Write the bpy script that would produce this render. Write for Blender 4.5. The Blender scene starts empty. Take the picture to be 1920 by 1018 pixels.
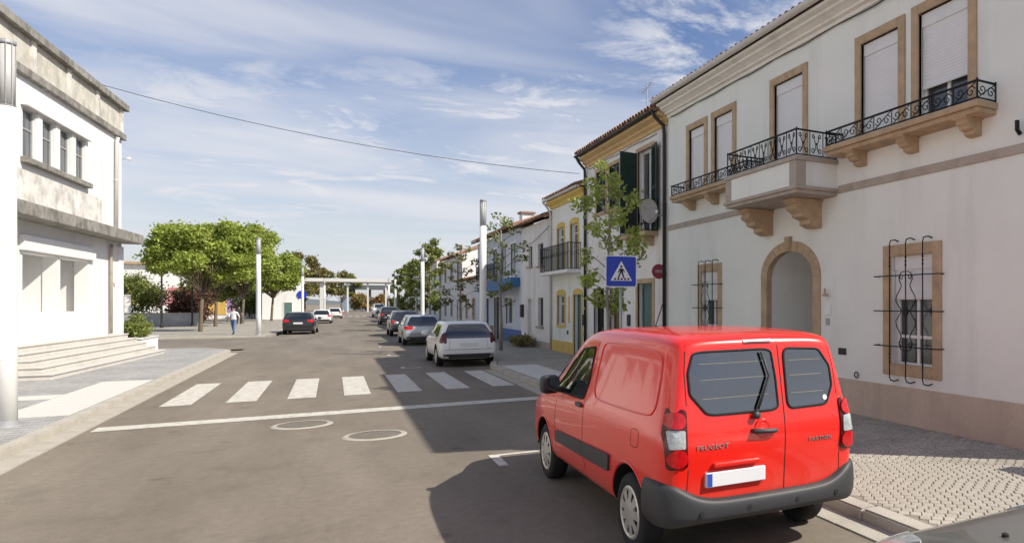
import bpy, bmesh, math, random
from mathutils import Vector, Matrix
from mathutils.bvhtree import BVHTree
R = math.radians
random.seed(7)
scene = bpy.context.scene
col = scene.collection

# ------------------------------------------------------------------ camera
cam_d = bpy.data.cameras.new('camera')
cam = bpy.data.objects.new('camera', cam_d); col.objects.link(cam)
cam.location = (0, 0, 2.02)
cam.rotation_euler = (math.pi/2, 0, -0.535)
cam_d.sensor_width = 36; cam_d.sensor_fit = 'HORIZONTAL'
cam_d.lens = 1290/1920*36
cam_d.shift_x = (960-1389)/1920
cam_d.shift_y = (570-509)/1920
cam_d.clip_start = 0.05; cam_d.clip_end = 9000
scene.camera = cam

# ------------------------------------------------------------------ light
SUNV = Vector((0.82, -0.70, 1.0)).normalized()
world = bpy.data.worlds.new('World'); scene.world = world; world.use_nodes = True
wn = world.node_tree.nodes; wl = world.node_tree.links
for n in list(wn): wn.remove(n)
def wnode(t, **k):
    n = wn.new(t)
    for a, b in k.items(): setattr(n, a, b)
    return n
def wmath(op, a, b=None, clamp=False):
    n = wnode('ShaderNodeMath', operation=op); n.use_clamp = clamp
    for i, v in enumerate((a, b)):
        if v is None: continue
        if isinstance(v, (int, float)): n.inputs[i].default_value = v
        else: wl.new(v, n.inputs[i])
    return n.outputs[0]
sky = wnode('ShaderNodeTexSky', sky_type='NISHITA')
sky.sun_disc = False
sky.sun_elevation = math.asin(SUNV.z)
sky.sun_rotation = math.atan2(SUNV.x, SUNV.y)
sky.air_density = 1.0; sky.dust_density = 1.2; sky.ozone_density = 1.6
tc = wnode('ShaderNodeTexCoord')
sep = wnode('ShaderNodeSeparateXYZ'); wl.new(tc.outputs['Generated'], sep.inputs[0])
zc = wmath('MAXIMUM', sep.outputs[2], 0.02)
zc2 = wmath('ADD', zc, 0.10)
cx_ = wmath('DIVIDE', sep.outputs[0], zc2); cy_ = wmath('DIVIDE', sep.outputs[1], zc2)
cmb = wnode('ShaderNodeCombineXYZ'); wl.new(cx_, cmb.inputs[0]); wl.new(cy_, cmb.inputs[1])
def cloud(scale, detail, rough, rot, sc, lo, hi, off):
    mp = wnode('ShaderNodeMapping'); wl.new(cmb.outputs[0], mp.inputs[0])
    mp.inputs['Rotation'].default_value[2] = R(rot); mp.inputs['Scale'].default_value = sc
    mp.inputs['Location'].default_value = off
    nz = wnode('ShaderNodeTexNoise'); nz.inputs['Scale'].default_value = scale
    nz.inputs['Detail'].default_value = detail; nz.inputs['Roughness'].default_value = rough
    nz.inputs['Distortion'].default_value = 0.5
    wl.new(mp.outputs[0], nz.inputs['Vector'])
    mr = wnode('ShaderNodeMapRange', interpolation_type='SMOOTHSTEP'); mr.inputs[1].default_value = lo; mr.inputs[2].default_value = hi
    wl.new(nz.outputs[0], mr.inputs[0]); return mr.outputs[0]
c1 = cloud(0.55, 5, 0.52, 25, (1, 1.7, 1), 0.37, 0.69, (1.3, 0.4, 0))       # broad thin veils
c2 = cloud(2.4, 9, 0.66, -20, (1, 1.25, 1), 0.44, 0.66, (3.1, 5.2, 0))      # small broken puffs
c3 = cloud(0.42, 3, 0.5, 10, (1, 1, 1), 0.36, 0.56, (7.7, 2.1, 0))         # where the puffs gather
f1 = wmath('MULTIPLY', c1, 0.88)
f2 = wmath('MULTIPLY', wmath('MULTIPLY', c2, c3), 0.95)
fac = wmath('MAXIMUM', f1, f2)
lowh = wnode('ShaderNodeMapRange', interpolation_type='SMOOTHSTEP'); lowh.inputs[1].default_value = 0.0; lowh.inputs[2].default_value = 0.46
lowh.inputs[3].default_value = 0.70; lowh.inputs[4].default_value = 0.0
wl.new(sep.outputs[2], lowh.inputs[0])
fac = wmath('SUBTRACT', 1.0, wmath('MULTIPLY', wmath('SUBTRACT', 1.0, fac), wmath('SUBTRACT', 1.0, lowh.outputs[0])))
mix = wnode('ShaderNodeMix', data_type='RGBA'); wl.new(fac, mix.inputs[0])
hs = wnode('ShaderNodeHueSaturation'); hs.inputs['Saturation'].default_value = 1.30; hs.inputs['Value'].default_value = 0.66; hs.inputs['Hue'].default_value = 0.513
wl.new(sky.outputs[0], hs.inputs['Color'])
wl.new(hs.outputs[0], mix.inputs[6]); mix.inputs[7].default_value = (4.05, 4.12, 4.40, 1)
bg = wnode('ShaderNodeBackground'); bg.inputs[1].default_value = 0.13
wl.new(mix.outputs[2], bg.inputs[0])
wo = wnode('ShaderNodeOutputWorld'); wl.new(bg.outputs[0], wo.inputs[0])

sun_d = bpy.data.lights.new('sun', 'SUN'); sun_d.energy = 4.0; sun_d.angle = R(0.55); sun_d.color = (1.0, 0.93, 0.82)
sun = bpy.data.objects.new('sun', sun_d); col.objects.link(sun)
sun.location = (60, -50, 70); sun.rotation_euler = SUNV.to_track_quat('Z', 'Y').to_euler()

vs = scene.view_settings
vs.view_transform = 'Standard'; vs.look = 'None'; vs.gamma = 1; vs.use_curve_mapping = False
vs.exposure = 0.55

# ------------------------------------------------------------------ materials
MATS = {}
def M(name, c, rough=0.7, metal=0.0, var=0.12, scale=2.0, bump=0.0, bscale=40.0, stain=None, coat=0.0, spec=0.5, streak=False, trans=0.0, island=0.0, fine=0.0):
    """procedural material: colour broken up by noise, optional dirt with its own shape, fine relief"""
    if name in MATS: return MATS[name]
    m = bpy.data.materials.new(name); m.use_nodes = True; MATS[name] = m
    n = m.node_tree.nodes; l = m.node_tree.links
    b = n['Principled BSDF']; b.inputs['Roughness'].default_value = rough; b.inputs['Metallic'].default_value = metal
    b.inputs['Coat Weight'].default_value = coat; b.inputs['Coat Roughness'].default_value = 0.03
    b.inputs['Specular IOR Level'].default_value = spec
    t = n.new('ShaderNodeTexCoord')
    nz = n.new('ShaderNodeTexNoise'); nz.inputs['Scale'].default_value = scale; nz.inputs['Detail'].default_value = 6; nz.inputs['Roughness'].default_value = 0.62
    l.new(t.outputs['Object'], nz.inputs['Vector'])
    rp = n.new('ShaderNodeValToRGB'); e = rp.color_ramp.elements
    e[0].position = 0.28; e[1].position = 0.72
    e[0].color = (*[max(0, v*(1-var)) for v in c], 1); e[1].color = (*[min(1, v*(1+var)) for v in c], 1)
    l.new(nz.outputs[0], rp.inputs[0]); out = rp.outputs[0]
    if fine:
        nf = n.new('ShaderNodeTexNoise'); nf.inputs['Scale'].default_value = 55; nf.inputs['Detail'].default_value = 3
        l.new(t.outputs['Object'], nf.inputs['Vector'])
        mr = n.new('ShaderNodeMapRange'); mr.inputs[1].default_value = 0.3; mr.inputs[2].default_value = 0.7
        mr.inputs[3].default_value = 1-fine; mr.inputs[4].default_value = 1+fine
        l.new(nf.outputs[0], mr.inputs[0])
        mu = n.new('ShaderNodeMix'); mu.data_type = 'RGBA'; mu.blend_type = 'MULTIPLY'; mu.inputs[0].default_value = 1
        l.new(out, mu.inputs[6]); l.new(mr.outputs[0], mu.inputs[7]); out = mu.outputs[2]
    if island:
        g = n.new('ShaderNodeNewGeometry'); mr = n.new('ShaderNodeMapRange')
        mr.inputs[3].default_value = 1-island; mr.inputs[4].default_value = 1+island
        l.new(g.outputs['Random Per Island'], mr.inputs[0])
        mu = n.new('ShaderNodeMix'); mu.data_type = 'RGBA'; mu.blend_type = 'MULTIPLY'; mu.inputs[0].default_value = 1
        l.new(out, mu.inputs[6]); l.new(mr.outputs[0], mu.inputs[7]); out = mu.outputs[2]
    if stain:
        sc_, amt, lo, hi = stain
        mp = n.new('ShaderNodeMapping'); l.new(t.outputs['Object'], mp.inputs[0])
        mp.inputs['Scale'].default_value = (sc_, sc_, sc_*(0.16 if streak else 0.8))
        ns = n.new('ShaderNodeTexNoise'); ns.inputs['Scale'].default_value = 1; ns.inputs['Detail'].default_value = 8; ns.inputs['Roughness'].default_value = 0.68
        l.new(mp.outputs[0], ns.inputs['Vector'])
        mr = n.new('ShaderNodeMapRange'); mr.inputs[1].default_value = lo; mr.inputs[2].default_value = hi; mr.inputs[3].default_value = 0; mr.inputs[4].default_value = amt
        l.new(ns.outputs[0], mr.inputs[0])
        mu = n.new('ShaderNodeMix'); mu.data_type = 'RGBA'; l.new(mr.outputs[0], mu.inputs[0])
        l.new(out, mu.inputs[6]); mu.inputs[7].default_value = (c[0]*0.30, c[1]*0.29, c[2]*0.26, 1); out = mu.outputs[2]
    l.new(out, b.inputs['Base Color'])
    if bump:
        nb = n.new('ShaderNodeTexNoise'); nb.inputs['Scale'].default_value = bscale; nb.inputs['Detail'].default_value = 5
        l.new(t.outputs['Object'], nb.inputs['Vector'])
        bp = n.new('ShaderNodeBump'); bp.inputs['Strength'].default_value = bump; bp.inputs['Distance'].default_value = 0.02
        l.new(nb.outputs[0], bp.inputs['Height']); l.new(bp.outputs[0], b.inputs['Normal'])
    if trans:
        tr = n.new('ShaderNodeBsdfTranslucent'); l.new(out, tr.inputs[0])
        ms = n.new('ShaderNodeMixShader'); ms.inputs[0].default_value = trans
        l.new(b.outputs[0], ms.inputs[1]); l.new(tr.outputs[0], ms.inputs[2])
        l.new(ms.outputs[0], n['Material Output'].inputs[0])
    return m

def asphalt_mat():
    m = bpy.data.materials.new('asphalt'); m.use_nodes = True; n = m.node_tree.nodes; l = m.node_tree.links
    b = n['Principled BSDF']; b.inputs['Roughness'].default_value = 0.86; b.inputs['Specular IOR Level'].default_value = 0.3
    t = n.new('ShaderNodeTexCoord')
    def noise(s, d, vs_=None):
        z = n.new('ShaderNodeTexNoise'); z.inputs['Scale'].default_value = s; z.inputs['Detail'].default_value = d; z.inputs['Roughness'].default_value = 0.6
        if vs_:
            mp = n.new('ShaderNodeMapping'); mp.inputs['Scale'].default_value = vs_; l.new(t.outputs['Object'], mp.inputs[0]); l.new(mp.outputs[0], z.inputs['Vector'])
        else: l.new(t.outputs['Object'], z.inputs['Vector'])
        return z.outputs[0]
    rp = n.new('ShaderNodeValToRGB'); e = rp.color_ramp.elements
    e[0].position = 0.30; e[0].color = (0.155, 0.132, 0.105, 1); e[1].position = 0.70; e[1].color = (0.240, 0.208, 0.167, 1)
    l.new(noise(0.45, 7, (1.6, 0.35, 1)), rp.inputs[0])
    def mul(a, src, lo, hi, f0, f1):
        mr = n.new('ShaderNodeMapRange'); mr.inputs[1].default_value = lo; mr.inputs[2].default_value = hi; mr.inputs[3].default_value = f0; mr.inputs[4].default_value = f1
        l.new(src, mr.inputs[0]); mu = n.new('ShaderNodeMix'); mu.data_type = 'RGBA'; mu.blend_type = 'MULTIPLY'; mu.inputs[0].default_value = 1
        l.new(a, mu.inputs[6]); l.new(mr.outputs[0], mu.inputs[7]); return mu.outputs[2]
    o = mul(rp.outputs[0], noise(70, 4), 0.3, 0.7, 0.80, 1.2)
    o = mul(o, noise(1.3, 6), 0.55, 0.72, 1.0, 0.80)
    o = mul(o, noise(9, 5), 0.3, 0.7, 0.90, 1.10)
    sp_ = n.new('ShaderNodeTexVoronoi'); sp_.inputs['Scale'].default_value = 0.9; l.new(t.outputs['Object'], sp_.inputs['Vector'])
    o = mul(o, sp_.outputs['Distance'], 0.03, 0.11, 0.72, 1.0)
    vo = n.new('ShaderNodeTexVoronoi'); vo.feature = 'DISTANCE_TO_EDGE'; vo.inputs['Scale'].default_value = 0.32
    wp = n.new('ShaderNodeMix'); wp.data_type = 'VECTOR'; wp.inputs[0].default_value = 0.28
    wz = n.new('ShaderNodeTexNoise'); wz.inputs['Scale'].default_value = 1.1; wz.inputs['Detail'].default_value = 5
    l.new(t.outputs['Object'], wz.inputs['Vector']); l.new(t.outputs['Object'], wp.inputs[4]); l.new(wz.outputs['Color'], wp.inputs[5])
    l.new(wp.outputs[1], vo.inputs['Vector'])
    o = mul(o, vo.outputs[0], 0.0, 0.005, 0.93, 1.0)
    l.new(o, b.inputs['Base Color'])
    bp = n.new('ShaderNodeBump'); bp.inputs['Strength'].default_value = 0.35; bp.inputs['Distance'].default_value = 0.01
    l.new(noise(160, 2), bp.inputs['Height']); l.new(bp.outputs[0], b.inputs['Normal'])
    return m

def setts_mat(name, c, size, rot, joint=(0.10, 0.095, 0.085)):
    """small stone paving seen from far: brick pattern with relief"""
    m = bpy.data.materials.new(name); m.use_nodes = True; n = m.node_tree.nodes; l = m.node_tree.links
    b = n['Principled BSDF']; b.inputs['Roughness'].default_value = 0.75
    t = n.new('ShaderNodeTexCoord'); mp = n.new('ShaderNodeMapping'); mp.inputs['Rotation'].default_value[2] = R(rot)
    l.new(t.outputs['Object'], mp.inputs[0])
    br = n.new('ShaderNodeTexBrick'); l.new(mp.outputs[0], br.inputs['Vector'])
    br.inputs['Scale'].default_value = 1; br.inputs['Brick Width'].default_value = size; br.inputs['Row Height'].default_value = size
    br.inputs['Mortar Size'].default_value = size*0.07; br.inputs['Mortar Smooth'].default_value = 0.3
    br.inputs['Color1'].default_value = (*[v*0.86 for v in c], 1); br.inputs['Color2'].default_value = (*[min(1, v*1.12) for v in c], 1)
    br.inputs['Mortar'].default_value = (*joint, 1)
    nz = n.new('ShaderNodeTexNoise'); nz.inputs['Scale'].default_value = 0.8; nz.inputs['Detail'].default_value = 7
    l.new(t.outputs['Object'], nz.inputs['Vector'])
    mr = n.new('ShaderNodeMapRange'); mr.inputs[1].default_value = 0.3; mr.inputs[2].default_value = 0.7; mr.inputs[3].default_value = 0.85; mr.inputs[4].default_value = 1.1
    l.new(nz.outputs[0], mr.inputs[0])
    mu = n.new('ShaderNodeMix'); mu.data_type = 'RGBA'; mu.blend_type = 'MULTIPLY'; mu.inputs[0].default_value = 1
    l.new(br.outputs[0], mu.inputs[6]); l.new(mr.outputs[0], mu.inputs[7]); l.new(mu.outputs[2], b.inputs['Base Color'])
    bp = n.new('ShaderNodeBump'); bp.invert = True; bp.inputs['Strength'].default_value = 0.6; bp.inputs['Distance'].default_value = 0.01
    l.new(br.outputs['Fac'], bp.inputs['Height']); l.new(bp.outputs[0], b.inputs['Normal'])
    MATS[name] = m
    return m

def see_glass():
    m = bpy.data.materials.new('glass_see'); m.use_nodes = True; n = m.node_tree.nodes; l = m.node_tree.links
    n.remove(n['Principled BSDF'])
    tr = n.new('ShaderNodeBsdfTransparent'); tr.inputs[0].default_value = (0.60, 0.65, 0.63, 1)
    gs = n.new('ShaderNodeBsdfGlossy'); gs.inputs['Roughness'].default_value = 0.02; gs.inputs[0].default_value = (0.95, 0.97, 1, 1)
    fr = n.new('ShaderNodeFresnel'); fr.inputs[0].default_value = 2.1
    mx = n.new('ShaderNodeMixShader'); ad = n.new('ShaderNodeMath'); ad.operation = 'ADD'; ad.inputs[1].default_value = 0.07; l.new(fr.outputs[0], ad.inputs[0]); l.new(ad.outputs[0], mx.inputs[0]); l.new(tr.outputs[0], mx.inputs[1]); l.new(gs.outputs[0], mx.inputs[2])
    l.new(mx.outputs[0], n['Material Output'].inputs[0]); MATS['glass_see'] = m
see_glass()
def dusty(m, c, zhi):
    """road dust thrown up on the lower bodywork"""
    n = m.node_tree.nodes; l = m.node_tree.links; b = n['Principled BSDF']; src = b.inputs['Base Color'].links[0].from_socket
    t = n.new('ShaderNodeTexCoord'); sp = n.new('ShaderNodeSeparateXYZ'); l.new(t.outputs['Object'], sp.inputs[0])
    nz = n.new('ShaderNodeTexNoise'); nz.inputs['Scale'].default_value = 7; nz.inputs['Detail'].default_value = 8; l.new(t.outputs['Object'], nz.inputs['Vector'])
    mr = n.new('ShaderNodeMapRange'); mr.inputs[1].default_value = 0.25; mr.inputs[2].default_value = zhi; mr.inputs[3].default_value = 0.75; mr.inputs[4].default_value = 0.0; l.new(sp.outputs[2], mr.inputs[0])
    mu = n.new('ShaderNodeMath'); mu.operation = 'MULTIPLY'; l.new(mr.outputs[0], mu.inputs[0]); l.new(nz.outputs[0], mu.inputs[1])
    mx = n.new('ShaderNodeMix'); mx.data_type = 'RGBA'; l.new(mu.outputs[0], mx.inputs[0]); l.new(src, mx.inputs[6]); mx.inputs[7].default_value = (*c, 1); l.new(mx.outputs[2], b.inputs['Base Color'])
    r2 = n.new('ShaderNodeMapRange'); r2.inputs[3].default_value = b.inputs['Roughness'].default_value; r2.inputs[4].default_value = 0.85; l.new(mu.outputs[0], r2.inputs[0]); l.new(r2.outputs[0], b.inputs['Roughness'])
asphalt = asphalt_mat()
M('paint', (0.56, 0.535, 0.475), 0.75, var=0.10, scale=4, stain=(7, 0.75, 0.50, 0.70), fine=0.16)
M('kerb_stone', (0.44, 0.41, 0.355), 0.8, var=0.16, scale=3, bump=0.3, fine=0.12, stain=(1.5, 0.35, 0.52, 0.7))
M('gutter_stone', (0.40, 0.37, 0.315), 0.85, var=0.15, scale=2.5, bump=0.3, fine=0.12)
M('sett_stone', (0.37, 0.345, 0.29), 0.75, var=0.2, scale=1.2, bump=0.25, fine=0.1, island=0.12, stain=(1.1, 0.35, 0.52, 0.75))
M('white_slab', (0.60, 0.585, 0.55), 0.75, var=0.07, scale=3, fine=0.05, stain=(1.2, 0.3, 0.55, 0.8))
M('plaster_white', (0.785, 0.805, 0.75), 0.85, var=0.05, scale=0.8, bump=0.14, bscale=18, stain=(1.3, 0.26, 0.52, 0.80), streak=True)
M('plaster_aged', (0.78, 0.76, 0.72), 0.88, var=0.05, scale=1.0, bump=0.15, bscale=16, stain=(1.3, 0.42, 0.50, 0.74), streak=True)
M('plaster_bright', (0.76, 0.755, 0.74), 0.85, var=0.03, scale=0.6, bump=0.1, bscale=16, stain=(0.7, 0.22, 0.55, 0.8), streak=True)
M('plaster_stained', (0.60, 0.575, 0.50), 0.9, var=0.16, scale=1.7, bump=0.2, bscale=14, stain=(1.9, 0.65, 0.42, 0.72))
M('concrete_weathered', (0.30, 0.285, 0.255), 0.92, var=0.25, scale=2.2, bump=0.3, bscale=22, stain=(2.6, 0.8, 0.42, 0.66))
M('plaster_blue', (0.62, 0.66, 0.72), 0.88, var=0.05, scale=1, bump=0.12, bscale=16, stain=(1.2, 0.35, 0.5, 0.75), streak=True)
M('stone_trim', (0.47, 0.345, 0.215), 0.85, var=0.17, scale=5, bump=0.25, fine=0.10, stain=(2.5, 0.35, 0.52, 0.74))
M('stone_grey', (0.42, 0.365, 0.305), 0.85, var=0.14, scale=4, bump=0.25, fine=0.1, stain=(2, 0.4, 0.52, 0.76))
M('dado_stone', (0.54, 0.455, 0.36), 0.88, var=0.12, scale=2, bump=0.25, fine=0.08, stain=(1.6, 0.4, 0.50, 0.74), streak=True)
M('cornice_cream', (0.76, 0.735, 0.67), 0.8, var=0.07, scale=3, bump=0.1, stain=(2, 0.3, 0.52, 0.76))
M('ochre', (0.60, 0.42, 0.20), 0.85, var=0.12, scale=3, bump=0.15, stain=(2, 0.35, 0.52, 0.76))
M('yellow_trim', (0.66, 0.47, 0.13), 0.82, var=0.10, scale=3, bump=0.12, stain=(2, 0.35, 0.54, 0.78))
M('shutter_white', (0.74, 0.745, 0.74), 0.55, var=0.03, scale=2, stain=(2, 0.12, 0.55, 0.8), streak=True)
M('frame_white', (0.80, 0.79, 0.76), 0.45, var=0.03, scale=3)
M('wood_green', (0.018, 0.045, 0.034), 0.5, var=0.25, scale=4, stain=(5, 0.3, 0.5, 0.8), streak=True)
M('wood_brown', (0.13, 0.075, 0.04), 0.6, var=0.25, scale=3, stain=(5, 0.4, 0.5, 0.8), streak=True)
M('door_teal', (0.10, 0.17, 0.16), 0.5, var=0.15, scale=3)
M('door_blue', (0.05, 0.085, 0.20), 0.5, var=0.15, scale=3)
M('iron', (0.018, 0.018, 0.02), 0.5, metal=0.6, var=0.25, scale=12, bump=0.15, bscale=80)
M('pipe_dark', (0.030, 0.026, 0.024), 0.5, metal=0.2, var=0.2, scale=5)
M('pipe_white', (0.62, 0.60, 0.56), 0.5, var=0.08, scale=3)
M('tile', (0.36, 0.215, 0.145), 0.88, var=0.30, scale=2.2, bump=0.3, bscale=30, stain=(3, 0.6, 0.46, 0.7))
M('lamp_white', (0.78, 0.78, 0.76), 0.42, var=0.04, scale=2, stain=(2.5, 0.16, 0.54, 0.8), streak=True)
M('lamp_grey', (0.42, 0.43, 0.44), 0.5, metal=0.4, var=0.1, scale=6)
M('galvanised', (0.36, 0.37, 0.38), 0.5, metal=0.6, var=0.12, scale=8)
M('sign_blue', (0.012, 0.045, 0.42), 0.42, var=0.05, scale=4)
M('sign_white', (0.78, 0.79, 0.80), 0.5, var=0.03, scale=4)
M('sign_black', (0.012, 0.012, 0.014), 0.5, var=0.1)
M('sign_red', (0.26, 0.03, 0.045), 0.5, var=0.12, scale=6)
M('glass_dark', (0.018, 0.024, 0.028), 0.05, var=0.2, scale=2, spec=0.6)
M('glass_window', (0.06, 0.068, 0.075), 0.08, var=0.4, scale=1.5, spec=0.7)
M('curtain', (0.42, 0.40, 0.37), 0.9, var=0.2, scale=4)
M('rubber', (0.014, 0.014, 0.015), 0.85, var=0.2, scale=10, bump=0.2)
M('plastic_dark', (0.040, 0.042, 0.045), 0.55, var=0.12, scale=5, bump=0.08, bscale=220)
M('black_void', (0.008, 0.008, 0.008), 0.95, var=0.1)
M('van_red', (0.80, 0.018, 0.010), 0.24, var=0.05, scale=1.2, coat=0.6, stain=(1.6, 0.06, 0.55, 0.85))
M('car_white', (0.82, 0.82, 0.81), 0.32, var=0.03, scale=1.5, coat=0.8)
M('car_silver', (0.50, 0.53, 0.56), 0.34, metal=0.55, var=0.04, scale=1.5, coat=0.8)
M('car_grey', (0.16, 0.17, 0.18), 0.34, metal=0.5, var=0.05, scale=1.5, coat=0.8)
M('car_black', (0.020, 0.021, 0.024), 0.28, metal=0.2, var=0.08, scale=1.5, coat=0.9)
M('car_olive', (0.15, 0.158, 0.142), 0.5, metal=0.45, var=0.05, scale=1.5, coat=0.7)
M('lens_red', (0.52, 0.006, 0.008), 0.2, var=0.25, scale=30, coat=0.3)
M('lens_dark_red', (0.09, 0.004, 0.006), 0.2, var=0.15, scale=12, coat=0.2)
M('lens_clear', (0.40, 0.43, 0.43), 0.15, var=0.35, scale=30, coat=0.4)
M('hub_silver', (0.60, 0.58, 0.54), 0.38, metal=0.55, var=0.08, scale=8)
M('chrome', (0.7, 0.7, 0.72), 0.18, metal=1.0, var=0.04)
M('plate_white', (0.72, 0.72, 0.74), 0.45, var=0.04)
M('plate_blue', (0.03, 0.08, 0.42), 0.45, var=0.04)
M('bark', (0.15, 0.115, 0.08), 0.9, var=0.3, scale=7, bump=0.5, bscale=30)
M('bark_pale', (0.30, 0.27, 0.22), 0.9, var=0.25, scale=7, bump=0.4, bscale=30)
M('leaf_lime', (0.36, 0.43, 0.085), 0.6, var=0.32, scale=0.9, trans=0.45, island=0.35)
M('leaf_green', (0.20, 0.235, 0.055), 0.6, var=0.3, scale=0.9, trans=0.38, island=0.35)
M('leaf_dark', (0.09, 0.125, 0.03), 0.6, var=0.3, scale=0.9, trans=0.3, island=0.4)
M('leaf_olive', (0.20, 0.18, 0.06), 0.65, var=0.3, scale=0.9, trans=0.3, island=0.4)
M('leaf_autumn', (0.33, 0.20, 0.06), 0.65, var=0.35, scale=0.6, trans=0.35, island=0.4)
M('leaf_maroon', (0.13, 0.062, 0.04), 0.65, var=0.35, scale=0.9, trans=0.25, island=0.4)
M('grass', (0.085, 0.105, 0.035), 0.9, var=0.35, scale=0.7, bump=0.4, fine=0.2)
M('earth', (0.22, 0.185, 0.135), 0.95, var=0.25, scale=0.5, bump=0.4, fine=0.15)
M('low_wall_grey', (0.36, 0.37, 0.38), 0.85, var=0.2, scale=2.5, bump=0.2, stain=(2, 0.4, 0.5, 0.75))
M('steel_white', (0.58, 0.58, 0.555), 0.6, var=0.05, scale=0.5, stain=(0.5, 0.2, 0.5, 0.8))
M('steel_dark', (0.10, 0.11, 0.12), 0.6, var=0.1)
setts_mat('setts_grey', (0.40, 0.395, 0.385), 0.11, 45)
setts_mat('setts_beige', (0.38, 0.355, 0.30), 0.105, 45, (0.17, 0.158, 0.13))

dusty(MATS['van_red'], (0.30, 0.20, 0.14), 0.75)
# ------------------------------------------------------------------ mesh helpers
class MB:
    def __init__(s): s.v = []; s.f = []; s.m = []
    def add(s, vs_, fs, mi=0):
        o = len(s.v); s.v += [tuple(p) for p in vs_]
        for f in fs: s.f.append(tuple(i+o for i in f)); s.m.append(mi)
        return s
    def quad(s, a, b, c, d, mi=0): return s.add([a, b, c, d], [(0, 1, 2, 3)], mi)
    def box(s, x0, x1, y0, y1, z0, z1, mi=0):
        return s.add([(x0,y0,z0),(x1,y0,z0),(x1,y1,z0),(x0,y1,z0),(x0,y0,z1),(x1,y0,z1),(x1,y1,z1),(x0,y1,z1)],
              [(3,2,1,0),(4,5,6,7),(0,1,5,4),(1,2,6,5),(2,3,7,6),(3,0,4,7)], mi)
    def prism(s, poly, axis, a, b, mi=0):
        """poly (p,q) extruded along axis from a to b; axis x: (y,z), y: (x,z), z: (x,y)"""
        n = len(poly)
        mk = {'x': lambda t, p: (t, p[0], p[1]), 'y': lambda t, p: (p[0], t, p[1]), 'z': lambda t, p: (p[0], p[1], t)}[axis]
        vs_ = [mk(a, p) for p in poly] + [mk(b, p) for p in poly]
        fs = [tuple(range(n)), tuple(range(2*n-1, n-1, -1))] + [(i, i+n, (i+1) % n + n, (i+1) % n) for i in range(n)]
        return s.add(vs_, fs, mi)
    def tube(s, path, r, seg=8, closed=False, mi=0, cap=True):
        P = [Vector(p) for p in path]; n = len(P); rr = r if isinstance(r, (list, tuple)) else [r]*n
        vs_ = []; u = None
        for i in range(n):
            if closed: t = P[(i+1) % n]-P[i-1]
            else: t = (P[min(i+1, n-1)]-P[max(i-1, 0)])
            t = t.normalized() if t.length > 1e-9 else Vector((0, 0, 1))
            if u is None:
                u = t.cross(Vector((0, 0, 1)) if abs(t.z) < 0.9 else Vector((1, 0, 0))).normalized()
            else:
                u = (u-t*u.dot(t)); u = u.normalized() if u.length > 1e-6 else t.orthogonal().normalized()
            w = t.cross(u)
            for k in range(seg):
                a = 2*math.pi*k/seg; vs_.append(P[i]+(u*math.cos(a)+w*math.sin(a))*rr[i])
        fs = []
        for i in range(n if closed else n-1):
            j = (i+1) % n
            for k in range(seg):
                k2 = (k+1) % seg; fs.append((i*seg+k, i*seg+k2, j*seg+k2, j*seg+k))
        if cap and not closed:
            fs.append(tuple(range(seg-1, -1, -1))); fs.append(tuple((n-1)*seg+k for k in range(seg)))
        return s.add(vs_, fs, mi)
    def lathe(s, prof, seg=16, M4=None, mi=0):
        """prof (r, z) about z"""
        vs_ = []; fs = []; n = len(prof)
        for (r, z) in prof:
            for k in range(seg):
                a = 2*math.pi*k/seg; p = Vector((r*math.cos(a), r*math.sin(a), z)); vs_.append(M4 @ p if M4 else p)
        for i in range(n-1):
            for k in range(seg):
                k2 = (k+1) % seg; fs.append((i*seg+k, i*seg+k2, (i+1)*seg+k2, (i+1)*seg+k))
        fs.append(tuple(range(seg-1, -1, -1))); fs.append(tuple((n-1)*seg+k for k in range(seg)))
        return s.add(vs_, fs, mi)
    def mesh(s, name, mats, smooth=False):
        me = bpy.data.meshes.new(name); me.from_pydata(s.v, [], s.f)
        for m in (mats if isinstance(mats, (list, tuple)) else [mats]): me.materials.append(MATS[m] if isinstance(m, str) else m)
        if any(s.m): me.polygons.foreach_set('material_index', s.m)
        if smooth: me.polygons.foreach_set('use_smooth', [True]*len(me.polygons))
        me.update(); return me
    def build(s, name, mats, parent=None, smooth=False, bevel=0, loc=None, fix=True):
        me = s.mesh(name, mats, False)
        if fix:
            bm = bmesh.new(); bm.from_mesh(me); bmesh.ops.recalc_face_normals(bm, faces=bm.faces); bm.to_mesh(me); bm.free()
        if smooth: me.polygons.foreach_set('use_smooth', [True]*len(me.polygons))
        return link(name, me, parent, loc, bevel)
def link(name, me, parent=None, loc=None, bevel=0, rot=None, scale=None):
    o = bpy.data.objects.new(name, me); col.objects.link(o)
    if parent: o.parent = parent
    if loc is not None: o.location = loc
    if rot is not None: o.rotation_euler = rot
    if scale is not None: o.scale = scale
    if bevel:
        b = o.modifiers.new('bevel', 'BEVEL'); b.width = bevel; b.segments = 2; b.limit_method = 'ANGLE'; b.angle_limit = R(40); b.harden_normals = False
    return o
def thing(name, label, cat, loc=(0, 0, 0), rz=0, group=None):
    o = bpy.data.objects.new(name, None); col.objects.link(o); o.empty_display_size = 0.3
    o.location = loc; o.rotation_euler = (0, 0, rz); return tag(o, label, cat, group)
def tag(o, label, cat, group=None):
    o['label'] = label; o['category'] = cat
    if group: o['group'] = group
    return o
def struct(o, kind='structure'):
    o['kind'] = kind; return o
def copy_tree(o, parent=None):
    c = o.copy(); col.objects.link(c); c.parent = parent
    for ch in list(o.children): copy_tree(ch, c)
    return c
def shift(y):           # the street leans gently to the right further on
    return 0.03*max(0.0, y-40.0)
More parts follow.
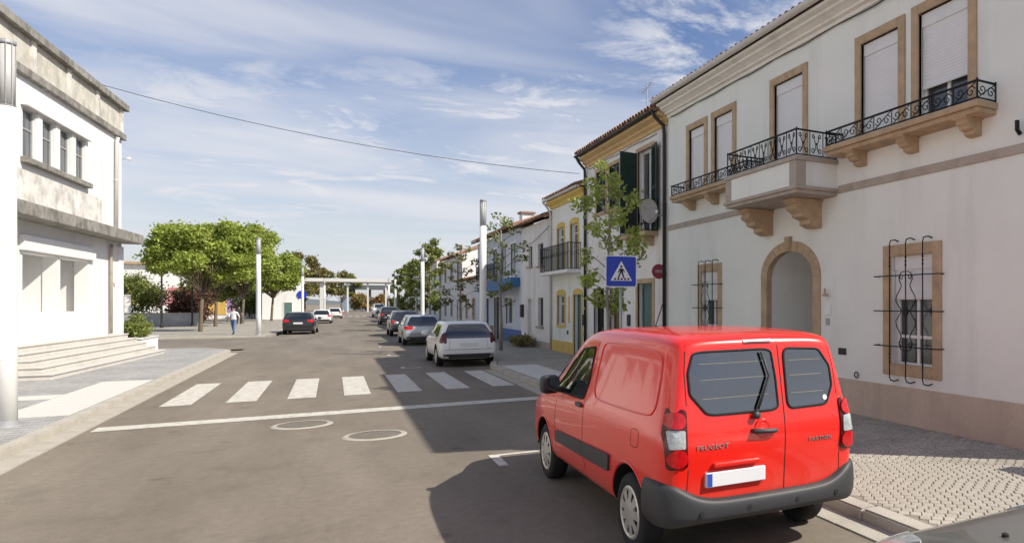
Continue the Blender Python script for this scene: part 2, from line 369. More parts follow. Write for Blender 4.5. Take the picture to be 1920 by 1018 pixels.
# ------------------------------------------------------------------ ground, road, pavements
def sheet(name, polys, mat, z, kind='structure', label=None):
    mb = MB()
    for poly in polys: mb.add([(x, y, z) for x, y in poly], [tuple(range(len(poly)))])
    o = mb.build(name, mat); struct(o, kind); return o
struct(MB().quad((-3000, -3000, -0.06), (3000, -3000, -0.06), (3000, 5000, -0.06), (-3000, 5000, -0.06)).build('ground', 'earth'))
LX, RX = -3.42, 4.95                      # road edges
ys = [-40, -10, 0, 10, 20, 30, 38.0, 50.8, 60, 80, 100, 130, 160, 190, 230]
rp = []
for a, b in zip(ys, ys[1:]): rp.append([(LX+shift(a), a), (RX+shift(a), a), (RX+shift(b), b), (LX+shift(b), b)])
rp.append([(-90, 38.0), (LX, 38.0), (LX+shift(50.8), 50.8), (-90, 50.8)])
road = sheet('road', rp, asphalt, 0.0)

def slab(name, poly, mat, z1, z0=-0.05):
    mb = MB().prism(poly, 'z', z0, z1); o = mb.build(name, mat); return struct(o)
lp = slab('left_pavement', [(-90, -40), (-3.86, -40), (-3.86, 35.6), (-4.9, 37.3), (-6.6, 37.75), (-90, 37.75)], 'setts_grey', 0.12)
yy = [51.05, 60, 80, 100, 130, 160, 190]
fp = slab('park_pavement', [(-90, 51.05)] + [(LX-0.22+shift(y), y) for y in yy] + [(-90, 190)], 'setts_beige', 0.12)
M('joint_sand', (0.24, 0.22, 0.18), 0.95, var=0.2, scale=8, fine=0.15)
rp_near = slab('right_pavement', [(4.44, -40), (7.9, -40), (7.9, 15.0), (4.44, 15.0)], 'joint_sand', 0.1105)
yy2 = [15.0, 22.5, 24.0, 30, 40, 60, 80, 100, 130, 160, 190]
rp_far = slab('right_pavement_far', [(4.44+shift(y)+(0.32 if y >= 24 else 0), y) for y in yy2] + [(40, 190), (40, 15.0)], 'setts_beige', 0.12)

# kerb stones, each its own piece
def kerb(name, pts, width, z, mat, step=1.0, hgt=0.2, gap=0.012):
    """stones laid along a polyline, to its left"""
    base = MB()
    for (a, b) in zip(pts, pts[1:]):
        d = Vector((b[0]-a[0], b[1]-a[1])).normalized(); n = Vector((-d.y, d.x))
        q = [Vector(a), Vector(b), Vector(b)+n*width*0.9, Vector(a)+n*width*0.9]
        base.prism([(p.x, p.y) for p in q], 'z', -0.04, z-0.03)
    root = struct(base.build(name, mat))
    L = step-gap
    me = MB().box(0, L, 0, width, -hgt, 0).mesh('kerb_stone', mat)
    bm = bmesh.new(); bm.from_mesh(me); bmesh.ops.bevel(bm, geom=[e for e in bm.edges if all(v.co.z > -0.01 for v in e.verts)], offset=0.018, segments=2, affect='EDGES'); bm.to_mesh(me); bm.free()
    for (a, b) in zip(pts, pts[1:]):
        d = Vector((b[0]-a[0], b[1]-a[1])); ln = d.length; n = max(1, round(ln/step)); s = ln/n; ang = math.atan2(d.y, d.x)
        for i in range(n):
            p = Vector(a)+d*(i/n)
            link('kerb_stone', me, root, (p.x, p.y, z+random.uniform(-0.004, 0.004)), rot=(0, 0, ang+random.uniform(-0.004, 0.004)), scale=(s/step, 1, 1))
    return root
kerb('left_kerb', [(-3.66, -6), (-3.66, 35.5), (-4.8, 37.5), (-6.6, 37.97), (-16, 37.97)], 0.2, 0.128, 'kerb_stone')
kerb('park_kerb', [(-16, 50.83), (-3.55, 50.83), (LX+shift(95)-0.03, 95)], 0.2, 0.128, 'kerb_stone', step=1.6)
kerb('right_kerb', [(4.74+shift(75), 75), (4.74, 40), (4.74, 24.0), (4.42, 22.5), (4.42, 1.0)], -0.2, 0.128, 'kerb_stone', step=1.0)
# flat gutter strips between asphalt and kerb
def strip(name, x0, x1, y0, y1, z, mat, n):
    root = struct(MB().box(x0, x1, y0, y1, -0.03, z-0.006).build(name, mat)); s = (y1-y0)/n
    me = MB().box(x0+0.004, x1-0.004, 0.006, s-0.006, -0.02, 0).mesh('gutter_slab', mat)
    for i in range(n): link('gutter_slab', me, root, (0, y0+i*s, z+random.uniform(-0.0015, 0.0015)))
strip('left_gutter', -3.66, -3.38, -4, 35.0, 0.016, 'gutter_stone', 39)
strip('right_gutter', 3.96, 4.22, 1.0, 22.0, 0.016, 'gutter_stone', 21)

# stone setts of the near right pavement
CS, SN = math.cos(0.535), math.sin(0.535)
def px_of(x, y, z):
    d = x*SN+y*CS; r = x*CS-y*SN
    return (1389+1290*r/d, 570-1290*(z-2.02)/d) if d > 0.1 else (-999, -999)
sett_me = []
for k in range(6):
    w = 0.0500
    q = [(-w+random.uniform(-.004, .004), -w+random.uniform(-.004, .004)), (w+random.uniform(-.004, .004), -w+random.uniform(-.004, .004)),
         (w+random.uniform(-.004, .004), w+random.uniform(-.004, .004)), (-w+random.uniform(-.004, .004), w+random.uniform(-.004, .004))]
    vs_ = [(x, y, -0.03) for x, y in q]+[(x*0.97, y*0.97, -0.006) for x, y in q]+[(x*0.84, y*0.84, random.uniform(-.001, .002)) for x, y in q]
    fs = [(0+i, (i+1) % 4, (i+1) % 4+4, i+4) for i in range(4)]+[(4+i, (i+1) % 4+4, (i+1) % 4+8, i+8) for i in range(4)]+[(8, 9, 10, 11)]
    sett_me.append((vs_, fs))
sett_mesh = []
for vs_, fs in sett_me:
    mb = MB(); mb.add(vs_, fs); sett_mesh.append(mb.mesh('paving_sett', 'sett_stone'))
cells = []
pitch = 0.105; c45 = math.cos(R(47)); s45 = math.sin(R(47))
for i in range(-20, 200):
    for j in range(-160, 100):
        u = i*pitch; w = j*pitch+(0.5*pitch if i % 2 else 0) + 0.05*math.sin(i*0.55)
        x = 4.4+u*c45-w*s45*1.0; y = 3.0+u*s45+w*c45
        if 4.47 < x < 7.74 and 2.6 < y < 15.0: cells.append((x, y, R(47)))
def vis(c):
    p = px_of(c[0], c[1], 0.12)
    return 1598 < p[0] < 1925 and p[1] < 960 and p[1] < 1025-0.0*(p[0])
cells.sort(key=lambda c: (not vis(c), math.hypot(c[0], c[1])))
rest = MB()
for k, (x, y, a) in enumerate(cells):
    z = 0.120+random.uniform(-0.003, 0.0025); an = a+random.uniform(-0.045, 0.045); q = random.randrange(6)
    if k < 300: link('paving_sett', sett_mesh[q], rp_near, (x, y, z), rot=(random.uniform(-.03, .03), random.uniform(-.03, .03), an))
    else:
        ca, sa = math.cos(an), math.sin(an)
        rest.add([(x+vx*ca-vy*sa, y+vx*sa+vy*ca, z+vz) for vx, vy, vz in sett_me[q][0]], sett_me[q][1])
struct(rest.build('paving_setts', 'sett_stone', rp_near, fix=False), 'stuff')

# white crossing slabs let into the pavements
def slabs(name, rects, zb, root):
    for (x0, x1, y0, y1, nx, ny) in rects:
        sx, sy = (x1-x0)/nx, (y1-y0)/ny
        me = MB().box(0.004, sx-0.004, 0.004, sy-0.004, -0.05, 0).mesh('paving_slab', 'white_slab')
        for i in range(nx):
            for j in range(ny): link('paving_slab', me, root, (x0+i*sx, y0+j*sy, zb+0.005+random.uniform(-.0015, .0015)))
slabs('l', [(-4.85, -3.88, 16.0, 22.4, 2, 13), (-6.4, -4.86, 18.9, 19.7, 3, 2)], 0.12, lp)
slabs('r', [(4.46, 5.5, 16.0, 22.0, 2, 12)], 0.12, rp_far)

# painted road markings
def paint_quad(name, pts, parent=None, z=0.005):
    mb = MB().add([(x, y, z) for x, y in pts], [tuple(range(len(pts)))]); o = mb.build(name, 'paint', parent); return o
zc_root = struct(paint_quad('zebra_crossing', [(-2.95, 17.45), (-2.45, 17.45), (-2.45, 21.9), (-2.95, 21.9)]))
for k in range(1, 7):
    x = -2.95+1.055*k; dy = 0.03*k
    paint_quad('crossing_bar', [(x, 17.45+dy), (x+0.52, 17.45+dy), (x+0.52, 21.9+dy), (x, 21.9+dy)], zc_root)
struct(paint_quad('stop_line', [(-3.3, 14.55), (3.9, 14.72), (3.9, 15.2), (-3.3, 15.02)]))
struct(paint_quad('parking_line', [(1.78, 8.9), (1.90, 8.9), (1.90, 9.52), (3.9, 9.52), (3.9, 9.62), (1.78, 9.62)]))
for y in (24.0, 30.2, 36.4):
    struct(paint_quad('parking_tick', [(1.85, y), (2.45, y), (2.45, y+0.12), (1.97, y+0.12), (1.97, y+0.55), (1.85, y+0.55)]))
zf = struct(paint_quad('far_zebra_crossing', [(0.0, 128), (0.55, 128), (0.55, 132), (0.0, 132)], z=0.012))
for k in range(1, 7): paint_quad('crossing_bar', [(1.05*k, 128), (1.05*k+0.55, 128), (1.05*k+0.55, 132), (1.05*k, 132)], zf, z=0.012)

def manhole(x, y, label):
    t = thing('manhole_cover', label, 'manhole cover', (x, y, 0), group='manhole covers on the road')
    ring = MB()
    n = 40
    for k in range(n):
        a, b = 2*math.pi*k/n, 2*math.pi*(k+1)/n
        for (r0, r1, z0, z1) in ((0.36, 0.42, 0.012, 0.012), (0.42, 0.445, 0.012, 0.001)):
            ring.quad((r0*math.cos(a), r0*math.sin(a), z0), (r1*math.cos(a), r1*math.sin(a), z1), (r1*math.cos(b), r1*math.sin(b), z1), (r0*math.cos(b), r0*math.sin(b), z0))
    ring.build('frame_ring', 'gutter_stone', t)
    lid = MB().lathe([(0.352, 0.0), (0.352, 0.008)], 40)
    for i in range(-6, 7):
        for j in range(-6, 7):
            if math.hypot(i, j)*0.05 < 0.32: lid.box(i*.05-.015, i*.05+.015, j*.05-.015, j*.05+.015, 0.008, 0.0105)
    lid.build('lid', 'lid_iron', t)
M('lid_iron', (0.19, 0.168, 0.138), 0.8, metal=0.2, var=0.2, scale=6)
manhole(-0.44, 13.65, 'pale ringed manhole cover just in front of the stop line, the farther of two')
manhole(0.56, 12.0, 'pale ringed manhole cover beside the building shadow, the nearer of two')
# ------------------------------------------------------------------ building kit (local: x along the facade, -y outwards, z up)
def wall_mesh(x0, x1, z0, z1, holes, y=0.0, reveal=0.22, arches=()):
    """facade sheet with real openings and their reveals; arches: (x0,x1,zbottom,zspring,rise)"""
    mb = MB(); rects = list(holes)+[(a[0], a[1], a[2], a[3]+a[4]) for a in arches]
    xs = sorted({x0, x1, *[r[0] for r in rects], *[r[1] for r in rects]}); zs = sorted({z0, z1, *[max(z0, r[2]) for r in rects], *[r[3] for r in rects]})
    for a, b in zip(xs, xs[1:]):
        for c, d in zip(zs, zs[1:]):
            mx, mz = (a+b)/2, (c+d)/2
            if any(r[0] < mx < r[1] and r[2] < mz < r[3] for r in rects): continue
            mb.quad((a, y, c), (b, y, c), (b, y, d), (a, y, d))
    for (a, b, c, d) in holes:
        Y = y+reveal; c = max(c, z0)
        mb.quad((a, y, c), (a, y, d), (a, Y, d), (a, Y, c)); mb.quad((b, y, c), (b, Y, c), (b, Y, d), (b, y, d))
        mb.quad((a, y, d), (b, y, d), (b, Y, d), (a, Y, d)); mb.quad((a, y, c), (a, Y, c), (b, Y, c), (b, y, c))
    for (a, b, c, sp, ri) in arches:
        n = 20; cxm, hw = (a+b)/2, (b-a)/2
        pts = [(cxm-hw*math.cos(math.pi*k/n), sp+ri*math.sin(math.pi*k/n)) for k in range(n+1)]
        for p, q in zip(pts, pts[1:]):
            mb.quad((p[0], y, p[1]), (q[0], y, q[1]), (q[0], y, sp+ri+1e-5), (p[0], y, sp+ri+1e-5))
    return mb
def shell(parent, W, D, H, holes, mat, arches=(), reveal=0.22, name='wall', z0=0.0, gable=0.0, side_mat=None):
    f = wall_mesh(0, W, z0, H, holes, 0, reveal, arches).build(name, mat, parent, fix=False)
    s = MB(); s.quad((0, 0, z0), (0, 0, H), (0, D, H), (0, D, z0)); s.quad((W, 0, z0), (W, D, z0), (W, D, H), (W, 0, H)); s.quad((0, D, z0), (0, D, H), (W, D, H), (W, D, z0))
    if gable:
        for x in (0, W): s.add([(x, 0, H), (x, D, H), (x, D/2, H+gable)], [(0, 1, 2)])
    s.build('side_wall', side_mat or mat, parent, fix=False)
    # dark room behind the openings
    return f
def frame_bars(mb, x0, x1, z0, z1, w, y0, y1, top=None, bottom=True):
    t = top or w
    mb.box(x0, x0+w, y0, y1, z0, z1); mb.box(x1-w, x1, y0, y1, z0, z1)
    mb.box(x0+w, x1-w, y0, y1, z1-t, z1)
    if bottom: mb.box(x0+w, x1-w, y0, y1, z0, z0+w)
    return mb
def window(parent, x0, x1, z0, z1, depth=0.14, frame='frame_white', mull=1, trans=None, glass='glass_window', surround=None, sw=0.15, sproud=0.03, sill=False, sillmat=None, bottom=True, name='window', curtain=False):
    fr = MB(); w = 0.055
    frame_bars(fr, x0, x1, z0, z1, w, depth-0.03, depth+0.03)
    for k in range(1, mull+1):
        xm = x0+(x1-x0)*k/(mull+1); fr.box(xm-0.03, xm+0.03, depth-0.025, depth+0.025, z0+w, z1-w)
    if trans: fr.box(x0+w, x1-w, depth-0.022, depth+0.022, trans-0.025, trans+0.025)
    f = fr.build(name, frame, parent, bevel=0.004)
    for k in range(mull+1):
        a = x0+(x1-x0)*k/(mull+1)+0.03; b = x0+(x1-x0)*(k+1)/(mull+1)-0.03
        MB().quad((a, depth+0.004, z0+w), (b, depth+0.004, z0+w), (b, depth+0.004, z1-w), (a, depth+0.004, z1-w)).build('pane', glass, f)
    if surround:
        s = MB(); frame_bars(s, x0-sw, x1+sw, z0-(sw if bottom else 0), z1+sw, sw, -sproud, 0.05, bottom=bottom)
        s.build('surround', surround, f, bevel=0.008)
    if sill:
        MB().box(x0-0.12-(sw if surround else 0), x1+0.12+(sw if surround else 0), -0.10, 0.08, z0-0.09-(sw if surround and bottom else 0), z0-0.004-(sw if surround and bottom else 0)).build('sill', sillmat or surround or 'stone_grey', f, bevel=0.01)
    return f
def roller(parent, x0, x1, z0, z1, y=0.07, mat='shutter_white', box=0.2):
    mb = MB(); z = z1-box; p = 0.048
    mb.box(x0, x1, y-0.02, y+0.06, z1-box, z1)
    prof = []
    while z > z0+0.01:
        prof += [(y+0.006, z), (y+0.003, z-p*0.25), (y+0.003, z-p*0.75), (y+0.006, z-p*0.97)]; z -= p
    vs_ = []; fs = []
    for i, (yy_, zz) in enumerate(prof): vs_ += [(x0, yy_, zz), (x1, yy_, zz)]
    for i in range(len(prof)-1): fs.append((2*i, 2*i+1, 2*i+3, 2*i+2))
    mb.add(vs_, fs); mb.box(x0, x1, y-0.005, y+0.02, z0, z0+0.04)
    return mb.build('roller_shutter', mat, parent, fix=False)
def louvre_leaf(name, parent, w, z0, z1, mat, loc=(0, 0, 0), rz=0.0):
    mb = MB(); t = 0.035; fr = 0.07
    frame_bars(mb, 0, w, z0, z1, fr, -t/2, t/2); zm = (z0+z1)/2; mb.box(fr, w-fr, -t/2, t/2, zm-0.04, zm+0.04)
    z = z0+fr
    while z < z1-fr-0.03:
        mb.quad((fr, -t/2+0.002, z), (w-fr, -t/2+0.002, z), (w-fr, t/2-0.004, z+0.04), (fr, t/2-0.004, z+0.04)); z += 0.045
    mb.box(fr, w-fr, t/2-0.004, t/2-0.001, z0+fr, z1-fr)
    o = mb.build(name, mat, parent, fix=False); o.location = loc; o.rotation_euler = (0, 0, rz); return o
def panel_door(parent, x0, x1, z0, z1, mat, depth=0.16, surround=None, sw=0.14, glass_top=False):
    mb = MB(); frame_bars(mb, x0, x1, z0, z1, 0.06, depth-0.03, depth+0.03, bottom=False); xm = (x0+x1)/2
    d = mb.build('door', mat, parent, bevel=0.005)
    for a, b in ((x0+0.06, xm-0.004), (xm+0.004, x1-0.06)) if (x1-x0) > 1.05 else ((x0+0.06, x1-0.06),):
        lf = MB().box(a, b, depth, depth+0.03, z0, z1-0.06); H = z1-0.06-z0
        for (p, q) in ((0.08, 0.40), (0.46, 0.94)):
            lf.box(a+0.07, b-0.07, depth-0.012, depth+0.01, z0+H*p, z0+H*q)
        l_ = lf.build('door_leaf', mat, d, bevel=0.008)
    MB().box(xm+0.03, xm+0.055, depth-0.05, depth+0.01, z0+1.0, z0+1.12).build('handle', 'chrome', d)
    if surround:
        s = MB(); frame_bars(s, x0-sw, x1+sw, z0, z1+sw, sw, -0.03, 0.05, bottom=False); s.build('surround', surround, d, bevel=0.008)
    return d
def tile_mesh(L=0.42, r0=0.095, r1=0.075, t=0.014, mat='tile'):
    mb = MB(); n = 8; vs_ = []; fs = []
    for (yy_, r) in ((0, r0), (L, r1)):
        for rr in (r, r-t):
            for k in range(n+1):
                a = math.pi*k/n; vs_.append((-rr*math.cos(a), yy_, rr*math.sin(a)*0.85))
    m = n+1
    for k in range(n):
        fs += [(k, k+1, 2*m+k+1, 2*m+k), (m+k, 3*m+k, 3*m+k+1, m+k+1), (k, m+k, m+k+1, k+1)]
    mb.add(vs_, fs); return mb.mesh('roof_tile', mat, smooth=False)
TILE = tile_mesh()
def tiled_roof(parent, W, D, ze, over=0.45, pitch=24, ridge=0.5, tiles=True, x0=-0.05, x1=None, mat='tile', rows=2):
    """two-sided tile roof, ridge along the facade; eave tiles are pieces of their own"""
    x1 = W+0.05 if x1 is None else x1; tp = math.tan(R(pitch)); yr = D*ridge
    mb = MB(); zr = ze+(yr+over)*tp
    p = 0.21; n = int(round((x1-x0)/p)); p = (x1-x0)/n
    start = 0.30 if tiles else 0.0
    vs_ = []; fs = []; prof = []
    for i in range(n):
        xc = x0+p*(i+0.5)
        for k in range(5):
            a = math.pi*k/4; prof.append((xc-0.085*math.cos(a), 0.07*math.sin(a)+0.012))
    for (yy_, zz) in ((-over+start, ze+start*tp), (yr, zr)):
        vs_ += [(x, yy_, zz+dz) for x, dz in prof]
    m = len(prof); fs = [(k, k+1, m+k+1, m+k) for k in range(m-1)]
    mb.add(vs_, fs)
    mb.quad((x0, yr, zr), (x1, yr, zr), (x1, D+0.3, zr-(D+0.3-yr)*tp), (x0, D+0.3, zr-(D+0.3-yr)*tp))
    mb.add([(x0, -over, ze-0.02), (x1, -over, ze-0.02), (x1, yr, zr-0.02), (x0, yr, zr-0.02)], [(0, 1, 2, 3)])
    mb.tube([(x0, yr, zr+0.04), (x1, yr, zr+0.04)], 0.1, 8)
    for x in (x0, x1):
        mb.add([(x, -over, ze-0.10), (x, -over, ze+0.01), (x, yr, zr+0.01), (x, yr, zr-0.10)], [(0, 1, 2, 3)])
        mb.add([(x, yr, zr-0.10), (x, yr, zr+0.01), (x, D+0.3, zr-(D+0.3-yr)*tp+0.01), (x, D+0.3, zr-(D+0.3-yr)*tp-0.1)], [(0, 1, 2, 3)])
    rf = mb.build('roof', mat, parent, fix=False)
    if tiles:
        for i in range(n):
            link('roof_tile', TILE, rf, (x0+p*(i+0.5), -over-0.01+random.uniform(-.012, .012), ze+0.028), rot=(R(pitch), 0, random.uniform(-.02, .02)))
    return rf
def sweep_x(mb, prof, x0, x1):
    """open or closed (y,z) profile extruded along x"""
    return mb.prism(prof, 'x', x0, x1)
def spiral(cx, cz, r, turns, a0, sgn=1, n=14):
    return [(cx+r*(1-0.78*k/n)*math.cos(a0+sgn*turns*2*math.pi*k/n), cz+r*(1-0.78*k/n)*math.sin(a0+sgn*turns*2*math.pi*k/n)) for k in range(n+1)]
def scroll_unit(w, h, r=0.008):
    """a lyre of two facing scrolls, x from 0 to w, z 0 to h, in the plane y=0"""
    mb = MB()
    for s in (-1, 1):
        c = w/2
        a = spiral(c+s*w*0.22, h*0.22, w*0.17, 1.05, R(-90), s)
        b = spiral(c+s*w*0.20, h*0.80, w*0.15, 1.0, R(90), -s)
        stem = [(c+s*w*0.22, h*0.22-w*0.17), (c+s*w*0.06, h*0.30), (c+s*w*0.05, h*0.5), (c+s*w*0.16, h*0.66), (c+s*w*0.20, h*0.80+w*0.15)]
        mb.tube([(x, 0, z) for x, z in reversed(a)], r, 5); mb.tube([(x, 0, z) for x, z in b], r, 5); mb.tube([(x, 0, z) for x, z in stem], r, 5)
    mb.box(c-0.018, c+0.018, -0.012, 0.012, h*0.46, h*0.54)
    mb.tube([(0, 0, 0), (0, 0, h)], r*1.1, 5)
    return mb
def wave_unit(w, h, r=0.008):
    """low running scroll: a slanting bar with a spiral at either end"""
    mb = MB()
    a = spiral(w*0.27, h*0.55, h*0.36, 1.2, R(200), 1); b = spiral(w*0.73, h*0.45, h*0.36, 1.2, R(20), 1)
    mb.tube([(x, 0, z) for x, z in a], r, 5); mb.tube([(x, 0, z) for x, z in b], r, 5)
    mb.tube([(w*0.08, 0, h*0.05), (w*0.45, 0, h*0.48), (w*0.92, 0, h*0.95)], r, 5)
    mb.tube([(0, 0, 0), (0, 0, h)], r*1.1, 5)
    return mb
def railing(parent, pts, z0, z1, unit, n_per, name='railing', post=True):
    """iron railing along plan polyline pts: rails joined, every scroll unit a piece"""
    rl = MB()
    rl.tube([(x, y, z1) for x, y in pts], 0.018, 6); rl.tube([(x, y, z0+0.03) for x, y in pts], 0.012, 6)
    for (x, y) in pts: rl.tube([(x, y, z0), (x, y, z1+0.03)], 0.015, 6)
    root = rl.build(name, 'iron', parent)
    for (a, b), n in zip(zip(pts, pts[1:]), n_per):
        d = Vector((b[0]-a[0], b[1]-a[1])); ln = d.length; w = ln/n; me = unit(w, z1-z0-0.04).mesh('scroll', 'iron')
        for k in range(n):
            p = Vector(a)+d*(k/n); link('scroll', me, root, (p.x, p.y, z0+0.03), rot=(0, 0, math.atan2(d.y, d.x)))
    return root
def corbel(parent, x, w, zt, hgt, proj, mat='stone_trim'):
    pr_ = [(0.02, zt), (-proj, zt), (-proj, zt-hgt*0.16), (-proj*0.90, zt-hgt*0.22), (-proj*0.96, zt-hgt*0.36), (-proj*0.74, zt-hgt*0.52), (-proj*0.72, zt-hgt*0.64),
           (-proj*0.44, zt-hgt*0.74), (-proj*0.46, zt-hgt*0.88), (-proj*0.22, zt-hgt), (0.02, zt-hgt)]
    mb = MB().prism(pr_, 'x', x-w/2, x+w/2); mb.box(x-w/2-0.03, x+w/2+0.03, -proj-0.03, 0.02, zt-hgt*0.12, zt-0.002)
    return mb.build('corbel', mat, parent, bevel=0.015)
def downpipe(parent, path, r=0.05, mat='pipe_dark', clips=True):
    mb = MB().tube(path, r, 10)
    o = mb.build('downpipe', mat, parent, smooth=True)
    zs = [p[2] for p in path]; z = 0.9; x, y = path[-1][0], path[-1][1]
    while z < max(zs)-0.8:
        MB().lathe([(r+0.012, z), (r+0.012, z+0.035)], 10, Matrix.Translation((x, y, 0))).build('bracket', mat, o); z += 1.9

    return o
HRZ = -math.pi/2                        # facades of the right-hand row look towards -X
WX = 7.8
def house_at(name, label, y_far, x=WX, group=None): return thing(name, label, 'house', (x, y_far, 0), HRZ, group)
DARK = []
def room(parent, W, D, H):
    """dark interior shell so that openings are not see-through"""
    MB().quad((0.05, 0.9, 0.1), (W-0.05, 0.9, 0.1), (W-0.05, 0.9, H-0.1), (0.05, 0.9, H-0.1)).build('unlit_room_sheet', 'black_void', parent)  # black sheet stands in for the darkness of the unlit rooms

# ------------------------------------------------------------------ the large white house with balconies
G_ROW = 'houses of the right-hand terrace'
h1 = house_at('house', 'large white two-storey house with iron balconies, stone window surrounds and arched porch', 17.0, group=G_ROW)
W1 = 12.0
up = [(1.13, 2.27, 4.72, 6.57), (2.48, 3.65, 4.72, 6.58), (5.05, 6.36, 4.60, 6.64), (7.75, 8.96, 4.72, 6.61), (9.10, 10.37, 4.72, 6.64)]
gw = [(1.78, 2.98, 0.90, 2.99), (8.46, 9.72, 0.88, 2.97)]
SW = 0.15
holes = [(a+SW, b-SW, c, d-SW) for a, b, c, d in up]+[(a+SW+0.04, b-SW-0.02, c+SW, d-SW) for a, b, c, d in gw]
shell(h1, W1, 9.5, 7.12, holes, 'plaster_white', arches=[(4.93, 6.55, 0.05, 2.55, 0.53)], gable=0.0)
room(h1, 4.9, 9, 7); 
mbp = MB().quad((6.6, 0.9, 0.1), (W1-0.05, 0.9, 0.1), (W1-0.05, 0.9, 7), (6.6, 0.9, 7)); mbp.quad((4.6, 0.9, 4.0), (6.6, 0.9, 4.0), (6.6, 0.9, 7), (4.6, 0.9, 7)); mbp.build('unlit_room_sheet', 'black_void', h1, fix=False)  # black sheets give the unlit interior beside and above the porch
# arched porch: vaulted passage with a door at its back
po = MB(); n = 20; cxm, hw, sp, ri, dp = 5.74, 0.81, 2.55, 0.53, 1.9
arc = [(cxm-hw, 0.05)]+[(cxm-hw*math.cos(math.pi*k/n), sp+ri*math.sin(math.pi*k/n)) for k in range(n+1)]+[(cxm+hw, 0.05)]
for p, q in zip(arc, arc[1:]): po.quad((p[0], 0, p[1]), (q[0], 0, q[1]), (q[0], dp, q[1]), (p[0], dp, p[1]))
po.add([(x, dp, z) for x, z in arc], [tuple(range(len(arc)))]); po.quad((cxm-hw, 0, 0.16), (cxm+hw, 0, 0.16), (cxm+hw, dp, 0.16), (cxm-hw, dp, 0.16))
porch = po.build('porch', 'plaster_white', h1, fix=False)
dr = panel_door(h1, cxm-0.5, cxm+0.5, 0.17, 2.35, 'wood_brown', depth=dp-0.06)
# stone surround of the arch, one voussoir after another
su = MB(); ow, ori = hw+0.21, ri+0.185
ars = MB().box(cxm-ow, cxm-hw+0.014, -0.035, 0.1, 0.12, sp).build('arch_surround', 'stone_trim', h1, bevel=0.012)
MB().box(cxm+hw-0.014, cxm+ow, -0.035, 0.1, 0.12, sp).build('jamb', 'stone_trim', ars, bevel=0.012)
nv = 13
for k in range(nv):
    a0, a1 = math.pi*k/nv+0.006, math.pi*(k+1)/nv-0.006
    mb = MB(); seg = 4; inner = []; outer = []
    for j in range(seg+1):
        a = a0+(a1-a0)*j/seg
        inner.append((cxm-(hw-0.014)*math.cos(a), sp+(ri-0.014)*math.sin(a))); outer.append((cxm-ow*math.cos(a), sp+ori*math.sin(a)))
    for j in range(seg):
        mb.prism([inner[j], inner[j+1], outer[j+1], outer[j]], 'y', -0.035-(0.012 if k == nv//2 else 0), 0.1)
    mb.build('voussoir', 'stone_trim', ars)
MB().prism([(cxm-0.06, sp+ri+0.02), (cxm+0.06, sp+ri+0.02), (cxm+0.10, sp+ori+0.09), (cxm-0.10, sp+ori+0.09)], 'y', -0.075, 0.0).build('keystone', 'stone_trim', ars, bevel=0.01)
for i, (a, b, c, d) in enumerate(up):
    w = window(h1, a+SW, b-SW, c, d-SW, depth=0.15, mull=1)
    s = MB(); frame_bars(s, a, b, c, d, SW, -0.035, 0.06, top=SW, bottom=False); s.build('surround', 'stone_trim', w, bevel=0.01)
    roller(w, a+SW+0.02, b-SW-0.02, (5.33 if i == 4 else c+0.02), d-SW-0.01, y=0.06)
for i, (a, b, c, d) in enumerate(gw):
    w = window(h1, a+SW+0.04, b-SW-0.02, c+SW, d-SW, depth=0.16, mull=1, trans=1.5)
    s = MB(); frame_bars(s, a, b, c, d, SW+0.03, -0.03, 0.05); s.build('surround', 'stone_trim', w, bevel=0.01)
    roller(w, a+SW+0.05, b-SW-0.03, 2.12, d-SW-0.01, y=0.07, box=0.24)
    MB().quad((a+SW+0.1, 0.24, c+SW), ((a+b)/2-0.02, 0.24, c+SW), ((a+b)/2-0.02, 0.24, 2.2), (a+SW+0.1, 0.24, 2.2)).build('curtain', 'curtain', w)
    # wrought-iron grille standing off the wall
    g = MB(); xm = (a+b)/2; wv = (b-a); yg = -0.13
    for x in (xm-0.36, xm-0.0, xm+0.36):
        pth = [(x-0.05, yg-0.03, c-0.11), (x-0.05, yg-0.01, c-0.13), (x-0.02, yg, c-0.11), (x, yg, c-0.05)]
        g.tube([(x+0.07, 0.0, d+0.05), (x+0.06, yg*0.6, d+0.075), (x+0.02, yg, d+0.06), (x, yg, d), (x, yg, c-0.02), (x+0.02, yg, c-0.07), (x+0.06, yg*0.6, c-0.09), (x+0.07, 0.0, c-0.07)], 0.011, 6)
        for q in range(3):
            for zz in (c+0.22+q*0.06, d-0.22-q*0.06): g.lathe([(0.011, zz-0.016), (0.019, zz), (0.011, zz+0.016)], 6, Matrix.Translation((x, yg, 0)))
    for z in (c+0.47, c+1.03, c+1.59):
        g.tube([(a-0.10, 0.0, z), (a-0.10, yg, z), (b+0.03, yg, z), (b+0.03, 0.0, z)], 0.010, 6)
    gr = g.build('window_grille', 'iron', w)
    zc_ = c+1.03; sc = MB()
    for sx in (-1, 1):
        lyre = [(0.03, 0.62), (0.12, 0.60), (0.16, 0.50), (0.10, 0.40), (0.14, 0.33), (0.22, 0.24), (0.24, 0.16), (0.17, 0.08), (0.10, 0.0), (0.17, -0.08), (0.24, -0.16), (0.22, -0.24), (0.14, -0.33), (0.10, -0.40), (0.16, -0.50), (0.12, -0.60), (0.03, -0.62)]
        sc.tube([(xm+sx*p*0.9, yg, zc_+q) for p, q in lyre], 0.0085, 5)
        for q in (0.5, -0.5): sc.tube([(xm+sx*x_, yg, zc_+z_) for x_, z_ in spiral(0.10, q*1.05, 0.05, 1.1, R(0), 1)], 0.007, 5)
    sc.prism([(xm-0.07, zc_), (xm, zc_-0.10), (xm+0.07, zc_), (xm, zc_+0.10)], 'y', yg-0.012, yg+0.012)
    sc.build('grille_scroll', 'iron', gr)
